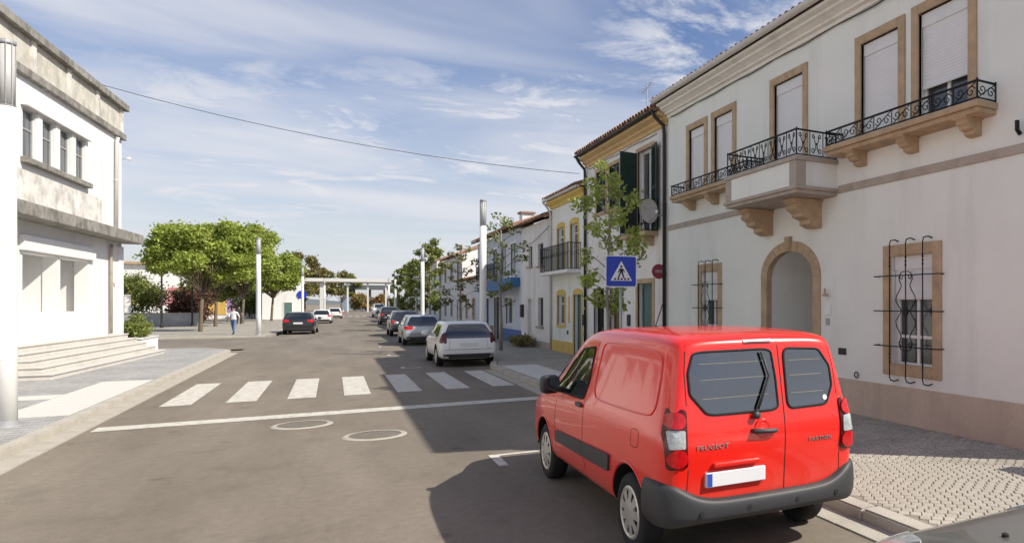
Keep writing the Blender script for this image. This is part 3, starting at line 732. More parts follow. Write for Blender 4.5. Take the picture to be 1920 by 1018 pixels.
# string band, dado
for a, b in ((0.0, 4.74), (7.30, W1)): MB().box(a, b, -0.03, 0.02, 4.0, 4.13).build('string_course', 'stone_grey', h1, bevel=0.006)
for a, b in ((0.0, 4.70), (6.78, W1+0.02)): MB().box(a, b, -0.025, 0.02, 0.05, 0.71).build('dado', 'dado_stone', h1, bevel=0.006)
# cornice, gutter, roof
co = MB().prism([(0.02, 7.02), (-0.05, 7.02), (-0.05, 7.09), (-0.12, 7.11), (-0.12, 7.15), (-0.20, 7.20), (-0.26, 7.22), (-0.26, 7.27), (-0.36, 7.30), (-0.36, 7.36), (0.02, 7.36)], 'x', -0.0, W1+0.04)
co.build('cornice', 'cornice_cream', h1)
gt = MB(); pr_ = [(-0.45-0.085*math.cos(math.pi*k/8), 7.45-0.085*math.sin(math.pi*k/8)) for k in range(9)]+[(-0.45+0.075*math.cos(math.pi*k/8), 7.45-0.075*math.sin(math.pi*k/8)) for k in range(9)]
gt.prism(pr_, 'x', -0.05, W1+0.05); gt.build('gutter', 'pipe_white', h1)
tiled_roof(h1, W1, 9.5, 7.42, over=0.44, pitch=22)
# wire stapled along the cornice
tag_w = MB().tube([(0.25+k*0.5, -0.035-0.004*(k % 2), 7.0-0.02*math.sin(k*1.7)) for k in range(24)], 0.011, 5); tag_w.build('cable', 'pipe_dark', h1)
# balconies
def iron_balcony(x0, x1, zs, proj, zr, n, corb):
    b = MB().box(x0, x1, -proj, 0.02, zs-0.09, zs); b.box(x0+0.03, x1-0.03, -proj+0.05, 0.02, zs-0.16, zs-0.088)
    o = b.build('balcony', 'stone_trim', h1, bevel=0.012)
    nn = max(1, round(n)); railing(o, [(x0+0.04, 0.0), (x0+0.04, -proj+0.05), (x1-0.04, -proj+0.05), (x1-0.04, 0.0)], zs, zr, wave_unit, (1, nn, 1))
    for x in corb: corbel(o, x, 0.2, zs-0.155, 0.24, proj*0.8)
iron_balcony(0.92, 4.72, 4.76, 0.40, 5.02, 9, (1.55, 2.75, 4.0))
iron_balcony(7.36, 10.72, 4.76, 0.42, 5.02, 8, (7.95, 9.15, 10.35))
# central solid balcony over the porch
bx0, bx1, bp = 4.78, 7.24, 0.90
cb = MB(); cb.box(bx0, bx1, -bp, 0.02, 4.08, 4.52)
cb = cb.build('central_balcony', 'plaster_white', h1, bevel=0.006)
for x in (bx0-0.015, bx1-0.20): MB().box(x, x+0.215, -bp-0.012, -bp+0.20, 4.081, 4.519).build('pilaster', 'stone_grey', cb, bevel=0.004)
MB().box(bx0-0.012, bx0+0.1, -0.16, 0.0, 4.081, 4.519).build('pilaster', 'stone_grey', cb, bevel=0.004)
m = MB().box(bx0-0.04, bx1+0.04, -bp-0.04, 0.0, 4.52, 4.60); m.build('coping', 'stone_grey', cb, bevel=0.008)
m = MB().box(bx0-0.05, bx1+0.05, -bp-0.05, 0.0, 4.02, 4.08); m.box(bx0-0.01, bx1+0.01, -bp-0.01, 0.0, 3.955, 4.021); m.build('base_moulding', 'stone_grey', cb, bevel=0.008)
for x in (4.98, 6.62): corbel(cb, x, 0.34, 3.953, 0.52, 0.62)
railing(cb, [(bx0+0.02, -0.02), (bx0+0.02, -bp+0.02), (bx1-0.02, -bp+0.02), (bx1-0.02, -0.02)], 4.60, 5.06, scroll_unit, (3, 8, 3))
# small fittings beside the porch
MB().lathe([(0.05, 0), (0.055, 0.03), (0.02, 0.06), (0.02, 0.14), (0.005, 0.15)], 10, Matrix.Translation((6.98, -0.08, 2.16))).build('porch_lamp', 'stone_trim', h1)
MB().box(6.90, 7.07, -0.03, 0.0, 1.82, 2.02).build('letter_box', 'frame_white', h1, bevel=0.006)
MB().box(6.93, 7.02, -0.025, 0.0, 1.64, 1.76).build('intercom', 'galvanised', h1, bevel=0.005)
MB().box(7.28, 7.50, -0.012, 0.0, 1.12, 1.24).build('vent_grille', 'pipe_dark', h1, bevel=0.003)
MB().tube([(7.8+0.05*math.cos(a/10*2*math.pi), -0.03, 0.80+0.05*math.sin(a/10*2*math.pi)) for a in range(10)], 0.01, 5, closed=True).build('tether_ring', 'iron', h1)
MB().tube([(11.1, -0.04, 4.25), (11.1, -0.10, 4.30), (11.1, -0.10, 4.42)], 0.03, 8).build('wall_spike', 'iron', h1)

# ------------------------------------------------------------------ ochre-corniced house with green shutters
h2 = house_at('house', 'white house with ochre cornice, dark green shutters and satellite dish', 24.0, group=G_ROW)
W2 = 6.98
hl = [(1.14, 2.06, 5.10, 6.50), (2.42, 3.34, 5.10, 6.50), (4.85, 5.95, 4.06, 6.50), (0.85, 1.94, 0.12, 2.55), (2.45, 3.60, 0.12, 2.52), (4.85, 5.95, 0.12, 2.62)]
shell(h2, W2, 9.0, 6.95, hl, 'plaster_aged'); room(h2, W2, 9, 6.9)
for (a, b, c, d) in hl[:2]:
    w = window(h2, a, b, c, d, depth=0.17, surround='stone_trim', sw=0.12, sill=True, bottom=False)
    louvre_leaf('shutter', w, (b-a)/2-0.01, c+0.01, d-0.01, 'wood_green', (a+0.005, 0.06, 0)); louvre_leaf('shutter', w, (b-a)/2-0.01, c+0.01, d-0.01, 'wood_green', ((a+b)/2+0.005, 0.06, 0))
a, b, c, d = hl[2]
w = window(h2, a, b, c, d, depth=0.17, surround='stone_trim', sw=0.12, bottom=False)
louvre_leaf('shutter', w, 0.54, c+0.02, d-0.01, 'wood_green', (a-0.02, -0.04, 0), R(-84)); louvre_leaf('shutter', w, 0.54, c+0.02, d-0.01, 'wood_green', (b+0.02, -0.04, 0), R(-10))
bb = MB().box(4.35, 6.35, -0.42, 0.02, 3.93, 4.05).build('balcony', 'stone_trim', h2, bevel=0.012)
railing(bb, [(4.39, 0.0), (4.39, -0.38), (6.31, -0.38), (6.31, 0.0)], 4.05, 4.92, lambda w_, h_: scroll_unit(w_, h_), (2, 7, 2))
corbel(bb, 4.75, 0.18, 3.93, 0.26, 0.34); corbel(bb, 5.95, 0.18, 3.93, 0.26, 0.34)
panel_door(h2, *hl[3], 'black_void', surround='frame_white', sw=0.10); panel_door(h2, *hl[4], 'wood_brown', surround='frame_white', sw=0.10); panel_door(h2, *hl[5], 'door_teal', surround='stone_trim', sw=0.14)
MB().box(0, W2, -0.02, 0.02, 0.05, 0.10).build('plinth', 'stone_grey', h2)
MB().prism([(0.02, 6.86), (-0.05, 6.86), (-0.06, 6.95), (-0.14, 7.0), (-0.14, 7.06), (-0.30, 7.12), (-0.30, 7.20), (0.02, 7.20)], 'x', 0, W2).build('cornice', 'ochre', h2)
MB().prism([(-0.38-0.07*math.cos(math.pi*k/8), 7.26-0.07*math.sin(math.pi*k/8)) for k in range(9)]+[(-0.38+0.06*math.cos(math.pi*k/8), 7.26-0.06*math.sin(math.pi*k/8)) for k in range(9)], 'x', -0.06, W2-0.03).build('gutter', 'pipe_dark', h2)
tiled_roof(h2, W2, 9.0, 7.28, over=0.42, pitch=22, x1=W2-0.02)
downpipe(h2, [(W2-0.12, -0.40, 7.22), (W2-0.12, -0.36, 7.08), (W2-0.10, -0.09, 6.85), (W2-0.10, -0.07, 6.6), (W2-0.10, -0.07, 0.12)])
downpipe(h2, [(0.06, -0.38, 7.2), (0.06, -0.30, 7.05), (0.06, -0.08, 6.8), (0.06, -0.07, 6.5), (0.06, -0.07, 0.12)])
MB().tube([(0.3+k*0.5, -0.03, 6.78-0.02*math.sin(k*1.3)) for k in range(13)], 0.010, 5).build('cable', 'pipe_dark', h2)
MB().box(4.05, 4.25, -0.05, 0.0, 1.35, 1.7).build('letter_box', 'pipe_dark', h2, bevel=0.006)
mp_ = MB().box(6.25, 6.50, -0.09, 0.0, 0.95, 1.45).build('meter_box', 'frame_white', h2, bevel=0.006)
MB().box(6.28, 6.47, -0.10, -0.085, 1.33, 1.42).build('meter_window', 'glass_dark', mp_)
# television aerial on the roof
ae = MB().tube([(3.4, 0.9, 7.7), (3.4, 0.9, 9.1)], 0.018, 6)
ae.tube([(3.0, 0.9, 8.9), (3.8, 0.9, 9.05)], 0.010, 5)
for k in range(6): ae.tube([(3.0+k*0.15, 0.70+0.02*k, 8.9+k*0.028), (3.0+k*0.15, 1.10-0.02*k, 8.9+k*0.028)], 0.006, 4)
ae.build('aerial', 'galvanised', h2)
# satellite dish: its own thing, bracketed to the balcony
sd = thing('satellite_dish', 'round pale satellite dish fixed beside the open green shutter', 'satellite dish', (WX-0.48, 17.30, 4.53), R(196))
dm = MB(); prof = [(0.0, 0.0), (0.10, 0.006), (0.20, 0.026), (0.29, 0.058), (0.33, 0.078)]
vs_ = []; fs = []; sg = 28
for r, z in prof[1:]:
    for k in range(sg): a = 2*math.pi*k/sg; vs_.append((r*math.cos(a)*0.92, z, r*math.sin(a)))
o0 = len(vs_); vs_.append((0, 0, 0))
for i in range(len(prof)-2):
    for k in range(sg): fs.append((i*sg+k, i*sg+(k+1) % sg, (i+1)*sg+(k+1) % sg, (i+1)*sg+k))
for k in range(sg): fs.append((o0, (k+1) % sg, k))
dm.add(vs_, fs)
do = dm.build('reflector', 'dish_paint', sd, smooth=True) if 'dish_paint' in MATS else None
M('dish_paint', (0.55, 0.52, 0.47), 0.55, var=0.12, scale=5, stain=(5, 0.35, 0.5, 0.75))
if do is None: do = dm.build('reflector', 'dish_paint', sd, smooth=True)
sm_ = do.modifiers.new('solid', 'SOLIDIFY'); sm_.thickness = 0.01
MB().tube([(0, 0.0, -0.30), (0, 0.25, -0.22), (0, 0.42, -0.05)], 0.012, 6).build('feed_arm', 'galvanised', sd)
MB().lathe([(0.03, 0), (0.04, 0.05), (0.025, 0.09)], 10, Matrix.Translation((0, 0.42, -0.06)) @ Matrix.Rotation(R(70), 4, 'X')).build('receiver', 'frame_white', sd)
MB().tube([(0, -0.01, 0), (-0.10, -0.08, -0.05), (-0.30, -0.02, -0.08), (-0.48, 0.10, -0.08)], 0.02, 8).build('mount', 'galvanised', sd)

# ------------------------------------------------------------------ yellow-trimmed house
h3 = house_at('house', 'narrow white house with yellow window surrounds, yellow base and iron balcony', 28.55, group=G_ROW)
W3 = 4.53
hl = [(0.92, 1.82, 3.30, 5.05), (2.70, 3.60, 3.30, 5.05), (0.92, 1.90, 1.20, 2.38), (3.10, 4.02, 0.12, 2.38)]
shell(h3, W3, 8.0, 6.1, hl, 'plaster_white'); room(h3, W3, 8, 6)
def yellow_arch(parent, a, b, c, d, bottom):
    mb = MB(); frame_bars(mb, a-0.12, b+0.12, c-(0.12 if bottom else 0), d, 0.12, -0.028, 0.03, top=0.001, bottom=bottom)
    n = 10; xm, hw = (a+b)/2, (b-a)/2+0.12
    top = [(xm-hw*math.cos(math.pi*k/n), d+0.06+0.16*math.sin(math.pi*k/n)) for k in range(n+1)]
    mb.prism([(a-0.12, d)]+top+[(b+0.12, d)], 'y', -0.028, 0.03); mb.build('surround', 'yellow_trim', parent, bevel=0.006)
for i, q in enumerate(hl[:3]):
    w = window(h3, *q, depth=0.15, frame='frame_white', trans=q[3]-0.35); yellow_arch(w, *q, i == 2)
d3 = panel_door(h3, *hl[3], 'door_teal'); yellow_arch(d3, *hl[3], False)
MB().box(2.35, 2.55, -0.012, 0.0, 1.3, 2.3).build('wall_panel', 'yellow_trim', h3, bevel=0.004)
MB().box(0, 3.0, -0.025, 0.02, 0.05, 0.56).build('base', 'yellow_trim', h3); MB().box(4.13, W3, -0.025, 0.02, 0.05, 0.56).build('base', 'yellow_trim', h3)
MB().prism([(0.02, 5.92), (-0.06, 5.92), (-0.10, 6.02), (-0.24, 6.10), (-0.24, 6.2), (0.02, 6.2)], 'x', 0, W3).build('cornice', 'yellow_trim', h3)
MB().prism([(-0.32-0.07*math.cos(math.pi*k/8), 6.26-0.07*math.sin(math.pi*k/8)) for k in range(9)], 'x', -0.1, W3).build('gutter', 'pipe_white', h3)
tiled_roof(h3, W3, 8.0, 6.27, over=0.36, pitch=22, x1=W3-0.02)
b3 = MB().box(0.02, 3.95, -0.52, 0.02, 3.17, 3.29).build('balcony', 'frame_white', h3, bevel=0.01)
def plain_unit(w, h):
    mb = MB()
    for k in range(3): mb.tube([(w*k/3, 0, 0), (w*k/3, 0, h)], 0.008, 5)
    mb.tube([(w*(k/10), 0, h*0.62+0.07*math.sin(k/10*2*math.pi)) for k in range(11)], 0.007, 4); return mb
railing(b3, [(0.06, 0.0), (0.06, -0.47), (3.9, -0.47), (3.9, 0.0)], 3.29, 4.26, plain_unit, (2, 14, 2))
downpipe(h3, [(-0.02, -0.36, 6.2), (0.05, -0.2, 6.0), (0.06, -0.07, 5.75), (0.06, -0.06, 5.3), (0.06, -0.06, 0.12)], 0.045, 'pipe_white')
MB().box(4.22, 4.42, -0.06, 0.0, 1.25, 1.65).build('letter_box', 'pipe_dark', h3, bevel=0.006)
MB().box(2.2, 2.36, -0.02, 0.0, 0.85, 1.0).build('meter_box', 'wood_green', h3, bevel=0.004)

# ------------------------------------------------------------------ lower grey-white house
h4 = house_at('house', 'plain off-white house with small dark windows beside the yellow-trimmed one', 33.9, group=G_ROW)
W4 = 5.33
hl = [(1.43, 2.13, 3.75, 4.66), (3.17, 4.02, 3.70, 4.66), (3.17, 4.02, 1.05, 2.30), (1.30, 2.15, 0.12, 2.25)]
shell(h4, W4, 8.0, 5.62, hl, 'plaster_aged'); room(h4, W4, 8, 5.5)
for q in hl[:3]: window(h4, *q, depth=0.15, frame='wood_brown', sill=True, sillmat='stone_grey')
panel_door(h4, *hl[3], 'frame_white')
MB().box(0, W4, -0.02, 0.02, 0.05, 0.4).build('plinth', 'stone_grey', h4)
tiled_roof(h4, W4, 8.0, 5.68, over=0.32, pitch=22, x1=W4-0.02)
MB().tube([(0.0, -0.04, 4.9), (1.2, -0.12, 4.72), (2.6, -0.10, 4.78), (4.0, -0.06, 5.05), (5.2, -0.04, 5.3)], 0.012, 5).build('cable', 'pipe_dark', h4)
MB().box(0.25, 0.55, -0.13, 0.0, 1.4, 2.0).build('meter_box', 'pipe_dark', h4, bevel=0.006)

# ------------------------------------------------------------------ pale blue house with shop awning
h5 = house_at('house', 'pale blue house with red tiled roof and long blue shop fascia', 45.5, group=G_ROW)
W5 = 11.58
hl = [(2.2, 3.3, 3.20, 5.05), (5.0, 6.1, 3.5, 5.05), (7.2, 8.3, 3.5, 5.05), (9.4, 10.5, 3.5, 5.05), (2.2, 3.7, 0.12, 2.35), (5.2, 6.6, 0.12, 2.4), (8.2, 9.9, 1.0, 2.35)]
shell(h5, W5, 8.5, 5.75, hl, 'plaster_blue'); room(h5, W5, 8, 5.6)
for i, q in enumerate(hl[:4]): window(h5, *q, depth=0.15, frame='door_blue' if i == 0 else 'frame_white', surround='frame_white', sw=0.12)
panel_door(h5, *hl[4], 'door_blue', surround='frame_white', sw=0.1); panel_door(h5, *hl[5], 'wood_brown', surround='frame_white', sw=0.1); window(h5, *hl[6], depth=0.15, surround='frame_white', sw=0.1)
M('fascia_blue', (0.03, 0.16, 0.36), 0.5, var=0.12, scale=2); M('base_blue', (0.10, 0.17, 0.38), 0.8, var=0.15, scale=2)
MB().box(0, 2.0, -0.02, 0.02, 0.05, 0.7).build('base', 'dado_stone', h5); MB().box(3.85, 5.05, -0.02, 0.02, 0.05, 0.8).build('base', 'tile', h5); MB().box(6.75, W5, -0.02, 0.02, 0.05, 0.75).build('base', 'base_blue', h5)
fa = MB().box(3.7, W5-0.2, -0.45, 0.0, 2.88, 3.30); fa.prism([(-0.45, 2.88), (-0.9, 2.70), (-0.9, 2.73), (-0.45, 2.93)], 'x', 3.7, W5-0.2); fa.build('shop_fascia', 'fascia_blue', h5, bevel=0.01)
b5 = MB().box(1.8, 7.2, -0.45, 0.02, 3.31, 3.40).build('balcony', 'stone_grey', h5)
railing(b5, [(1.85, 0.0), (1.85, -0.41), (7.15, -0.41), (7.15, 0.0)], 3.40, 4.2, plain_unit, (2, 16, 2))
tiled_roof(h5, W5, 8.5, 5.82, over=0.38, pitch=22, x1=W5-0.02)
ch = MB().box(2.4, 3.1, 2.0, 2.7, 6.3, 7.5).build('chimney', 'plaster_bright', h5, bevel=0.02); MB().box(2.3, 3.2, 1.9, 2.8, 7.501, 7.6).build('chimney_cap', 'tile', ch)

# ------------------------------------------------------------------ low house and the white gables further on
def far_house(y_far, W, H, D, wall, label, x=WX, gable=True, trim='stone_grey', roofmat='tile', pitch=22, cols=2, rows=2, door=True, base=None, tilesep=False):
    h = thing('house', label, 'house', (x+shift(y_far), y_far, 0), HRZ, G_ROW); hl = []
    fh = H/rows
    for r in range(rows):
        for c in range(cols):
            xc = W*(c+0.5)/cols
            if r == 0 and door and c == cols-1: hl.append((xc-0.5, xc+0.5, 0.12, 2.25))
            else: hl.append((xc-0.45, xc+0.45, fh*r+1.05, min(fh*r+2.35, H-0.35)))
    shell(h, W, D, H, hl, wall, gable=math.tan(R(pitch))*D/2); room(h, W, D, H)
    for q in hl:
        if q[2] < 0.2: panel_door(h, *q, 'wood_brown', surround=trim, sw=0.1)
        else: window(h, *q, depth=0.14, surround=trim, sw=0.1)
    if base: MB().box(0, W, -0.02, 0.02, 0.05, 0.6).build('base', base, h)
    tiled_roof(h, W, D, H+0.03, over=0.3, pitch=pitch, tiles=tilesep, x0=0.02, x1=W-0.02, mat=roofmat)
    return h
far_house(57.0, 11.4, 3.75, 4.2, 'plaster_aged', 'single-storey house with ochre eave between the blue house and the white gable', rows=1, cols=4, trim='ochre', tilesep=True, pitch=8)
far_house(68.0, 10.9, 5.9, 9.5, 'plaster_bright', 'white house whose sunlit blank gable rises above the single-storey house', cols=3, pitch=20, base='tile')
far_house(80.0, 11.8, 5.2, 9.0, 'plaster_white', 'second white house beyond the sunlit blank gable', cols=3, x=WX-0.3)
far_house(93.0, 12.8, 6.6, 9.0, 'plaster_bright', 'taller white house with small gable past the second white house', cols=3, x=WX+0.2)
far_house(108.0, 14.8, 5.4, 9.0, 'plaster_white', 'long white house next to last in the terrace', cols=4)
far_house(126.0, 17.8, 6.3, 9.0, 'plaster_bright', 'farthest white house of the terrace before the elevated walkway', cols=4)

# ------------------------------------------------------------------ garden wall behind the near end of the white house (casts the small shadow at the frame edge)
gw_ = thing('garden_wall', 'white garden wall continuing the line of the large white house', 'wall', (WX, 4.25, 0), HRZ)
MB().box(0, 9, 0.0, 0.22, 0.05, 1.52).build('wall', 'plaster_white', gw_); MB().box(-0.04, 9.04, -0.04, 0.26, 1.52, 1.60).build('coping', 'stone_grey', gw_, bevel=0.01)
# ------------------------------------------------------------------ civic building on the left (local x runs away from the camera, -y towards the street)
lb = thing('civic_building', 'white two-storey public building with stained parapet, grey canopy and finned windows', 'building', (-7.0, 33.7, 0), math.pi/2-0.045)
U0, U1 = -34.0, 1.0
bands = [(-7.4-6.2*k, -2.75-6.2*k) for k in range(5)]
opens = []
for k in range(4):
    b0 = -6.2*k; opens += [(-7.42+b0, -5.02+b0, 1.78, 3.45), (-4.83+b0, -2.5+b0, 1.78, 3.45)]
uh = []
for (a, b) in bands:
    w = (b-a-3*0.42)/4
    for j in range(4): uh.append((a+j*(w+0.42), a+j*(w+0.42)+w, 6.08, 7.46))
f = wall_mesh(U0, U1, 0.05, 9.4, opens+uh, 0, 0.35).build('wall', 'plaster_bright', lb, fix=False)
s = MB(); s.quad((U1, 0, 0.05), (U1, 13, 0.05), (U1, 13, 9.4), (U1, 0, 9.4)); s.quad((U0, 0, 0.05), (U0, 0, 9.4), (U0, 13, 9.4), (U0, 13, 0.05)); s.quad((U0, 13, 0.05), (U0, 13, 9.4), (U1, 13, 9.4), (U1, 13, 0.05))
s.quad((U0, 0, 9.3), (U1, 0, 9.3), (U1, 13, 9.3), (U0, 13, 9.3)); s.build('side_wall', 'plaster_bright', lb, fix=False)
# deep loggias behind the ground-floor openings
for k in range(4):
    b0 = -6.2*k; a, b = -7.6+b0, -2.3+b0
    lg = MB(); lg.quad((a, 1.9, 0.9), (b, 1.9, 0.9), (b, 1.9, 4.1), (a, 1.9, 4.1)); lg.quad((a, 0.0, 0.9), (a, 1.9, 0.9), (a, 1.9, 4.1), (a, 0.0, 4.1)); lg.quad((b, 0.0, 0.9), (b, 0.0, 4.1), (b, 1.9, 4.1), (b, 1.9, 0.9))
    lg.quad((a, 0, 1.70), (b, 0, 1.70), (b, 1.9, 1.70), (a, 1.9, 1.70)); lg.quad((a, 0, 3.8), (b, 0, 3.8), (b, 1.9, 3.8), (a, 1.9, 3.8)); lg.build('loggia', 'plaster_bright', lb, fix=False)
    MB().box(-4.99+b0, -4.86+b0, 0.36, 1.89, 1.71, 3.79).build('loggia_fin', 'plaster_bright', lb)
    MB().box(-7.64+b0, -2.16+b0, -0.12, 0.0, 3.50, 3.92).build('beam', 'plaster_bright', lb, bevel=0.01)
# upper windows: real glass deep between the fins
for i, (a, b, c, d) in enumerate(uh):
    if a < -21: continue
    w = window(lb, a, b, c, d, depth=0.10, mull=0, trans=6.9, glass='glass_window', frame='lamp_grey')
for (a, b) in bands[:4]:
    MB().box(a-0.15, b+0.15, -0.16, 0.0, 5.90, 6.06).build('window_sill', 'concrete_weathered', lb, bevel=0.012)
    MB().box(a-0.15, b+0.15, -0.14, 0.0, 7.47, 7.60).build('window_head', 'plaster_bright', lb, bevel=0.01)
    w = (b-a-3*0.42)/4
    for j in range(3):
        x = a+w+j*(w+0.42); MB().box(x+0.06, x+0.36, -0.03, 0.0, 6.07, 7.46).build('window_fin', 'plaster_bright', lb, bevel=0.01)
MB().quad((U0+0.1, 0.9, 5.5), (U1-0.1, 0.9, 5.5), (U1-0.1, 0.9, 8.0), (U0+0.1, 0.9, 8.0)).build('unlit_room_sheet', 'black_void', lb)  # interior darkness behind the upper windows put in as a black sheet
M('plaster_stained_soft', (0.72, 0.70, 0.65), 0.9, var=0.10, scale=1.4, stain=(2.2, 0.7, 0.45, 0.68))
# parapet: ledge, stained panels between pilasters, coping
MB().box(U0, U1+0.10, -0.13, 0.0, 8.27, 8.50).build('ledge', 'concrete_weathered', lb, bevel=0.015)
MB().box(U0, U1+0.16, -0.20, 0.3, 9.40, 9.64).build('coping', 'concrete_weathered', lb, bevel=0.015)
x = 0.92
while x > -24:
    MB().box(x-0.28, x, -0.075, 0.0, 8.501, 9.399).build('parapet_pilaster', 'plaster_stained_soft', lb)
    MB().box(x-2.48, x-0.29, -0.03, 0.0, 8.501, 9.399).build('parapet_panel', 'plaster_stained', lb); x -= 2.55
MB().box(-22, -1.2, -0.010, 0.0, 4.68, 5.72).build('stained_band', 'plaster_stained_soft', lb)
cn = MB().box(-22, U1+0.15, -0.62, 0.0, 4.32, 4.68).build('canopy', 'concrete_weathered', lb, bevel=0.02)
downpipe(lb, [(0.08, -0.13, 8.2), (0.08, -0.09, 8.0), (0.08, -0.08, 4.69)], 0.055, 'pipe_white'); downpipe(lb, [(-0.5, -0.10, 4.2), (-0.5, -0.08, 4.0), (-0.5, -0.08, 0.95)], 0.05, 'stone_grey')
MB().box(0.55, U1+0.015, -0.06, 0.02, 0.9, 4.2).build('corner_pier', 'plaster_bright', lb, bevel=0.01)
fl = MB().tube([(0.98, -0.02, 7.55), (0.98, -0.22, 7.6)], 0.02, 6).build('wall_lamp', 'lamp_grey', lb); MB().lathe([(0.05, 0), (0.09, 0.06), (0.03, 0.12)], 10, Matrix.Translation((0.98, -0.22, 7.52))).build('lamp_shade', 'lamp_white', fl)

# entrance steps
st = thing('entrance_steps', 'pale stone entrance steps in front of the white public building', 'steps', (-7.0, 33.7, 0), math.pi/2-0.045)
M('step_stone', (0.58, 0.555, 0.515), 0.8, var=0.12, scale=1.5, bump=0.2, fine=0.06, stain=(1.5, 0.4, 0.5, 0.75))
for k in range(5):
    yf = -(1.42-0.27*k); zb = 0.121+0.16*k
    s = MB().box(-10.1+0.27*k, 0.35, yf, -0.002, zb, zb+0.118); s.box(-10.13+0.27*k, 0.36, yf-0.03, -0.001, zb+0.118, zb+0.159); s.build('step', 'step_stone', st, bevel=0.008)
pl_ = thing('planter_wall', 'low white planter wall at the far end of the entrance steps', 'wall', (-6.75, 34.3, 0), 0)
MB().box(-0.25, 0.45, 0, 2.9, 0.1, 0.66).build('wall', 'plaster_bright', pl_, bevel=0.015); MB().box(-0.28, 0.48, -0.03, 2.93, 0.66, 0.72).build('coping', 'white_slab', pl_, bevel=0.01)

# ------------------------------------------------------------------ street lamps: tapering white columns with a mesh head
def lamp_proto():
    t = thing('street_lamp', 'x', 'street lamp', (0, 0, 0), group='white column street lamps')
    MB().lathe([(0.20, 0), (0.20, 0.02), (0.155, 0.03), (0.155, 0.10)], 20).build('base_plate', 'lamp_grey', t)
    MB().lathe([(0.138, 0.02), (0.134, 1.2), (0.128, 3.0), (0.122, 4.95)], 24).build('column', 'lamp_white', t, smooth=True)
    MB().lathe([(0.140, 1.05), (0.140, 1.09)], 24).build('collar', 'lamp_white', t)
    h = MB()
    for k in range(10):
        a = 2*math.pi*k/10
        h.tube([(0.116*math.cos(a), 0.116*math.sin(a), 4.95), (0.116*math.cos(a), 0.116*math.sin(a), 5.93)], 0.006, 4)
    for z in (4.97, 5.92): h.tube([(0.116*math.cos(2*math.pi*k/24), 0.116*math.sin(2*math.pi*k/24), z) for k in range(24)], 0.009, 4, closed=True)
    hd = h.build('lamp_head', 'lamp_grey', t)
    MB().lathe([(0.108, 4.95), (0.108, 5.9)], 16).build('diffuser', 'lamp_diffuser', hd, smooth=True)
    MB().lathe([(0.125, 5.93), (0.125, 5.97), (0.08, 5.985)], 20).build('cap', 'lamp_grey', hd)
    return t
M('lamp_diffuser', (0.5, 0.5, 0.49), 0.5, var=0.1)
lp0 = lamp_proto()
spots = [(-4.36, 14.95, 'white column street lamp standing closest, at the left edge of the picture'),
         (-3.95, 49.6+2.0, 'white column street lamp at the corner beside the park trees and the walking person'),
         (-2.9, 90.0, 'white column street lamp beside the round blue sign and the white saloon on the left'),
         (-1.2, 131.0, 'farthest white column street lamp on the left pavement before the walkway'),
         (5.05, 28.3, 'white column street lamp rising behind the nearest parked white car'),
         (5.55, 54.4, 'white column street lamp second along the right-hand pavement'),
         (6.7, 96.0, 'white column street lamp third along the right-hand pavement'),
         (7.6, 122.0, 'white column street lamp fourth along the right-hand pavement')]
for i, (x, y, lab) in enumerate(spots):
    o = lp0 if i == 0 else copy_tree(lp0); o.location = (x, y, 0.115); o['label'] = lab

# ------------------------------------------------------------------ foliage
def leaf_cloud(blobs, n, size, rng, squash=0.75, shell_bias=0.5, droop=0.0):
    """n leaf-sized faces through a set of ellipsoid clumps (x,y,z,rx,ry,rz)"""
    vol = [b[3]*b[4]*b[5] for b in blobs]; tot = sum(v**0.8 for v in vol); vs_ = []; fs = []
    for b, v in zip(blobs, vol):
        for _ in range(int(n*(v**0.8)/tot)):
            while True:
                p = Vector((rng.uniform(-1, 1), rng.uniform(-1, 1), rng.uniform(-1, 1)))
                if 0.05 < p.length <= 1: break
            p = p.normalized()*(p.length**shell_bias)*rng.uniform(0.6, 1.0)*(1.0 if rng.random() > 0.22 else rng.uniform(1.1, 1.75))
            c = Vector((b[0]+p.x*b[3], b[1]+p.y*b[4], b[2]+p.z*b[5]))
            nn = (Vector((rng.gauss(0, 1), rng.gauss(0, 1), rng.gauss(0, 1)+0.4))).normalized(); u = nn.orthogonal().normalized(); u = (Matrix.Rotation(rng.uniform(0, 6.28), 3, nn) @ u)
            w = nn.cross(u); s_ = size*rng.uniform(0.6, 1.35); o = len(vs_)
            vs_ += [c-u*s_*0.55, c+w*s_*0.32+nn*s_*0.08, c+u*s_*0.55, c-w*s_*0.32+nn*s_*0.08]; fs.append((o, o+1, o+2, o+3))
    return vs_, fs
def leaves(name, blobs, n, size, mat, parent, seed, **k):
    rng = random.Random(seed); vs_, fs = leaf_cloud(blobs, n, size, rng, **k); mb = MB(); mb.add(vs_, fs)
    return mb.build(name, mat, parent, fix=False)
def limb(mb, a, b, r0, r1, rng, seg=6, wob=0.12, n=6):
    a, b = Vector(a), Vector(b); L = (b-a).length; pts = []; rr = []
    for k in range(n+1):
        t = k/n; p = a.lerp(b, t)+Vector((rng.uniform(-1, 1), rng.uniform(-1, 1), rng.uniform(-.4, .4)))*wob*L*0.25*math.sin(math.pi*t); p.z += 0.10*L*math.sin(math.pi*t)*0.5
        pts.append(p); rr.append(r0+(r1-r0)*t)
    mb.tube(pts, rr, seg)
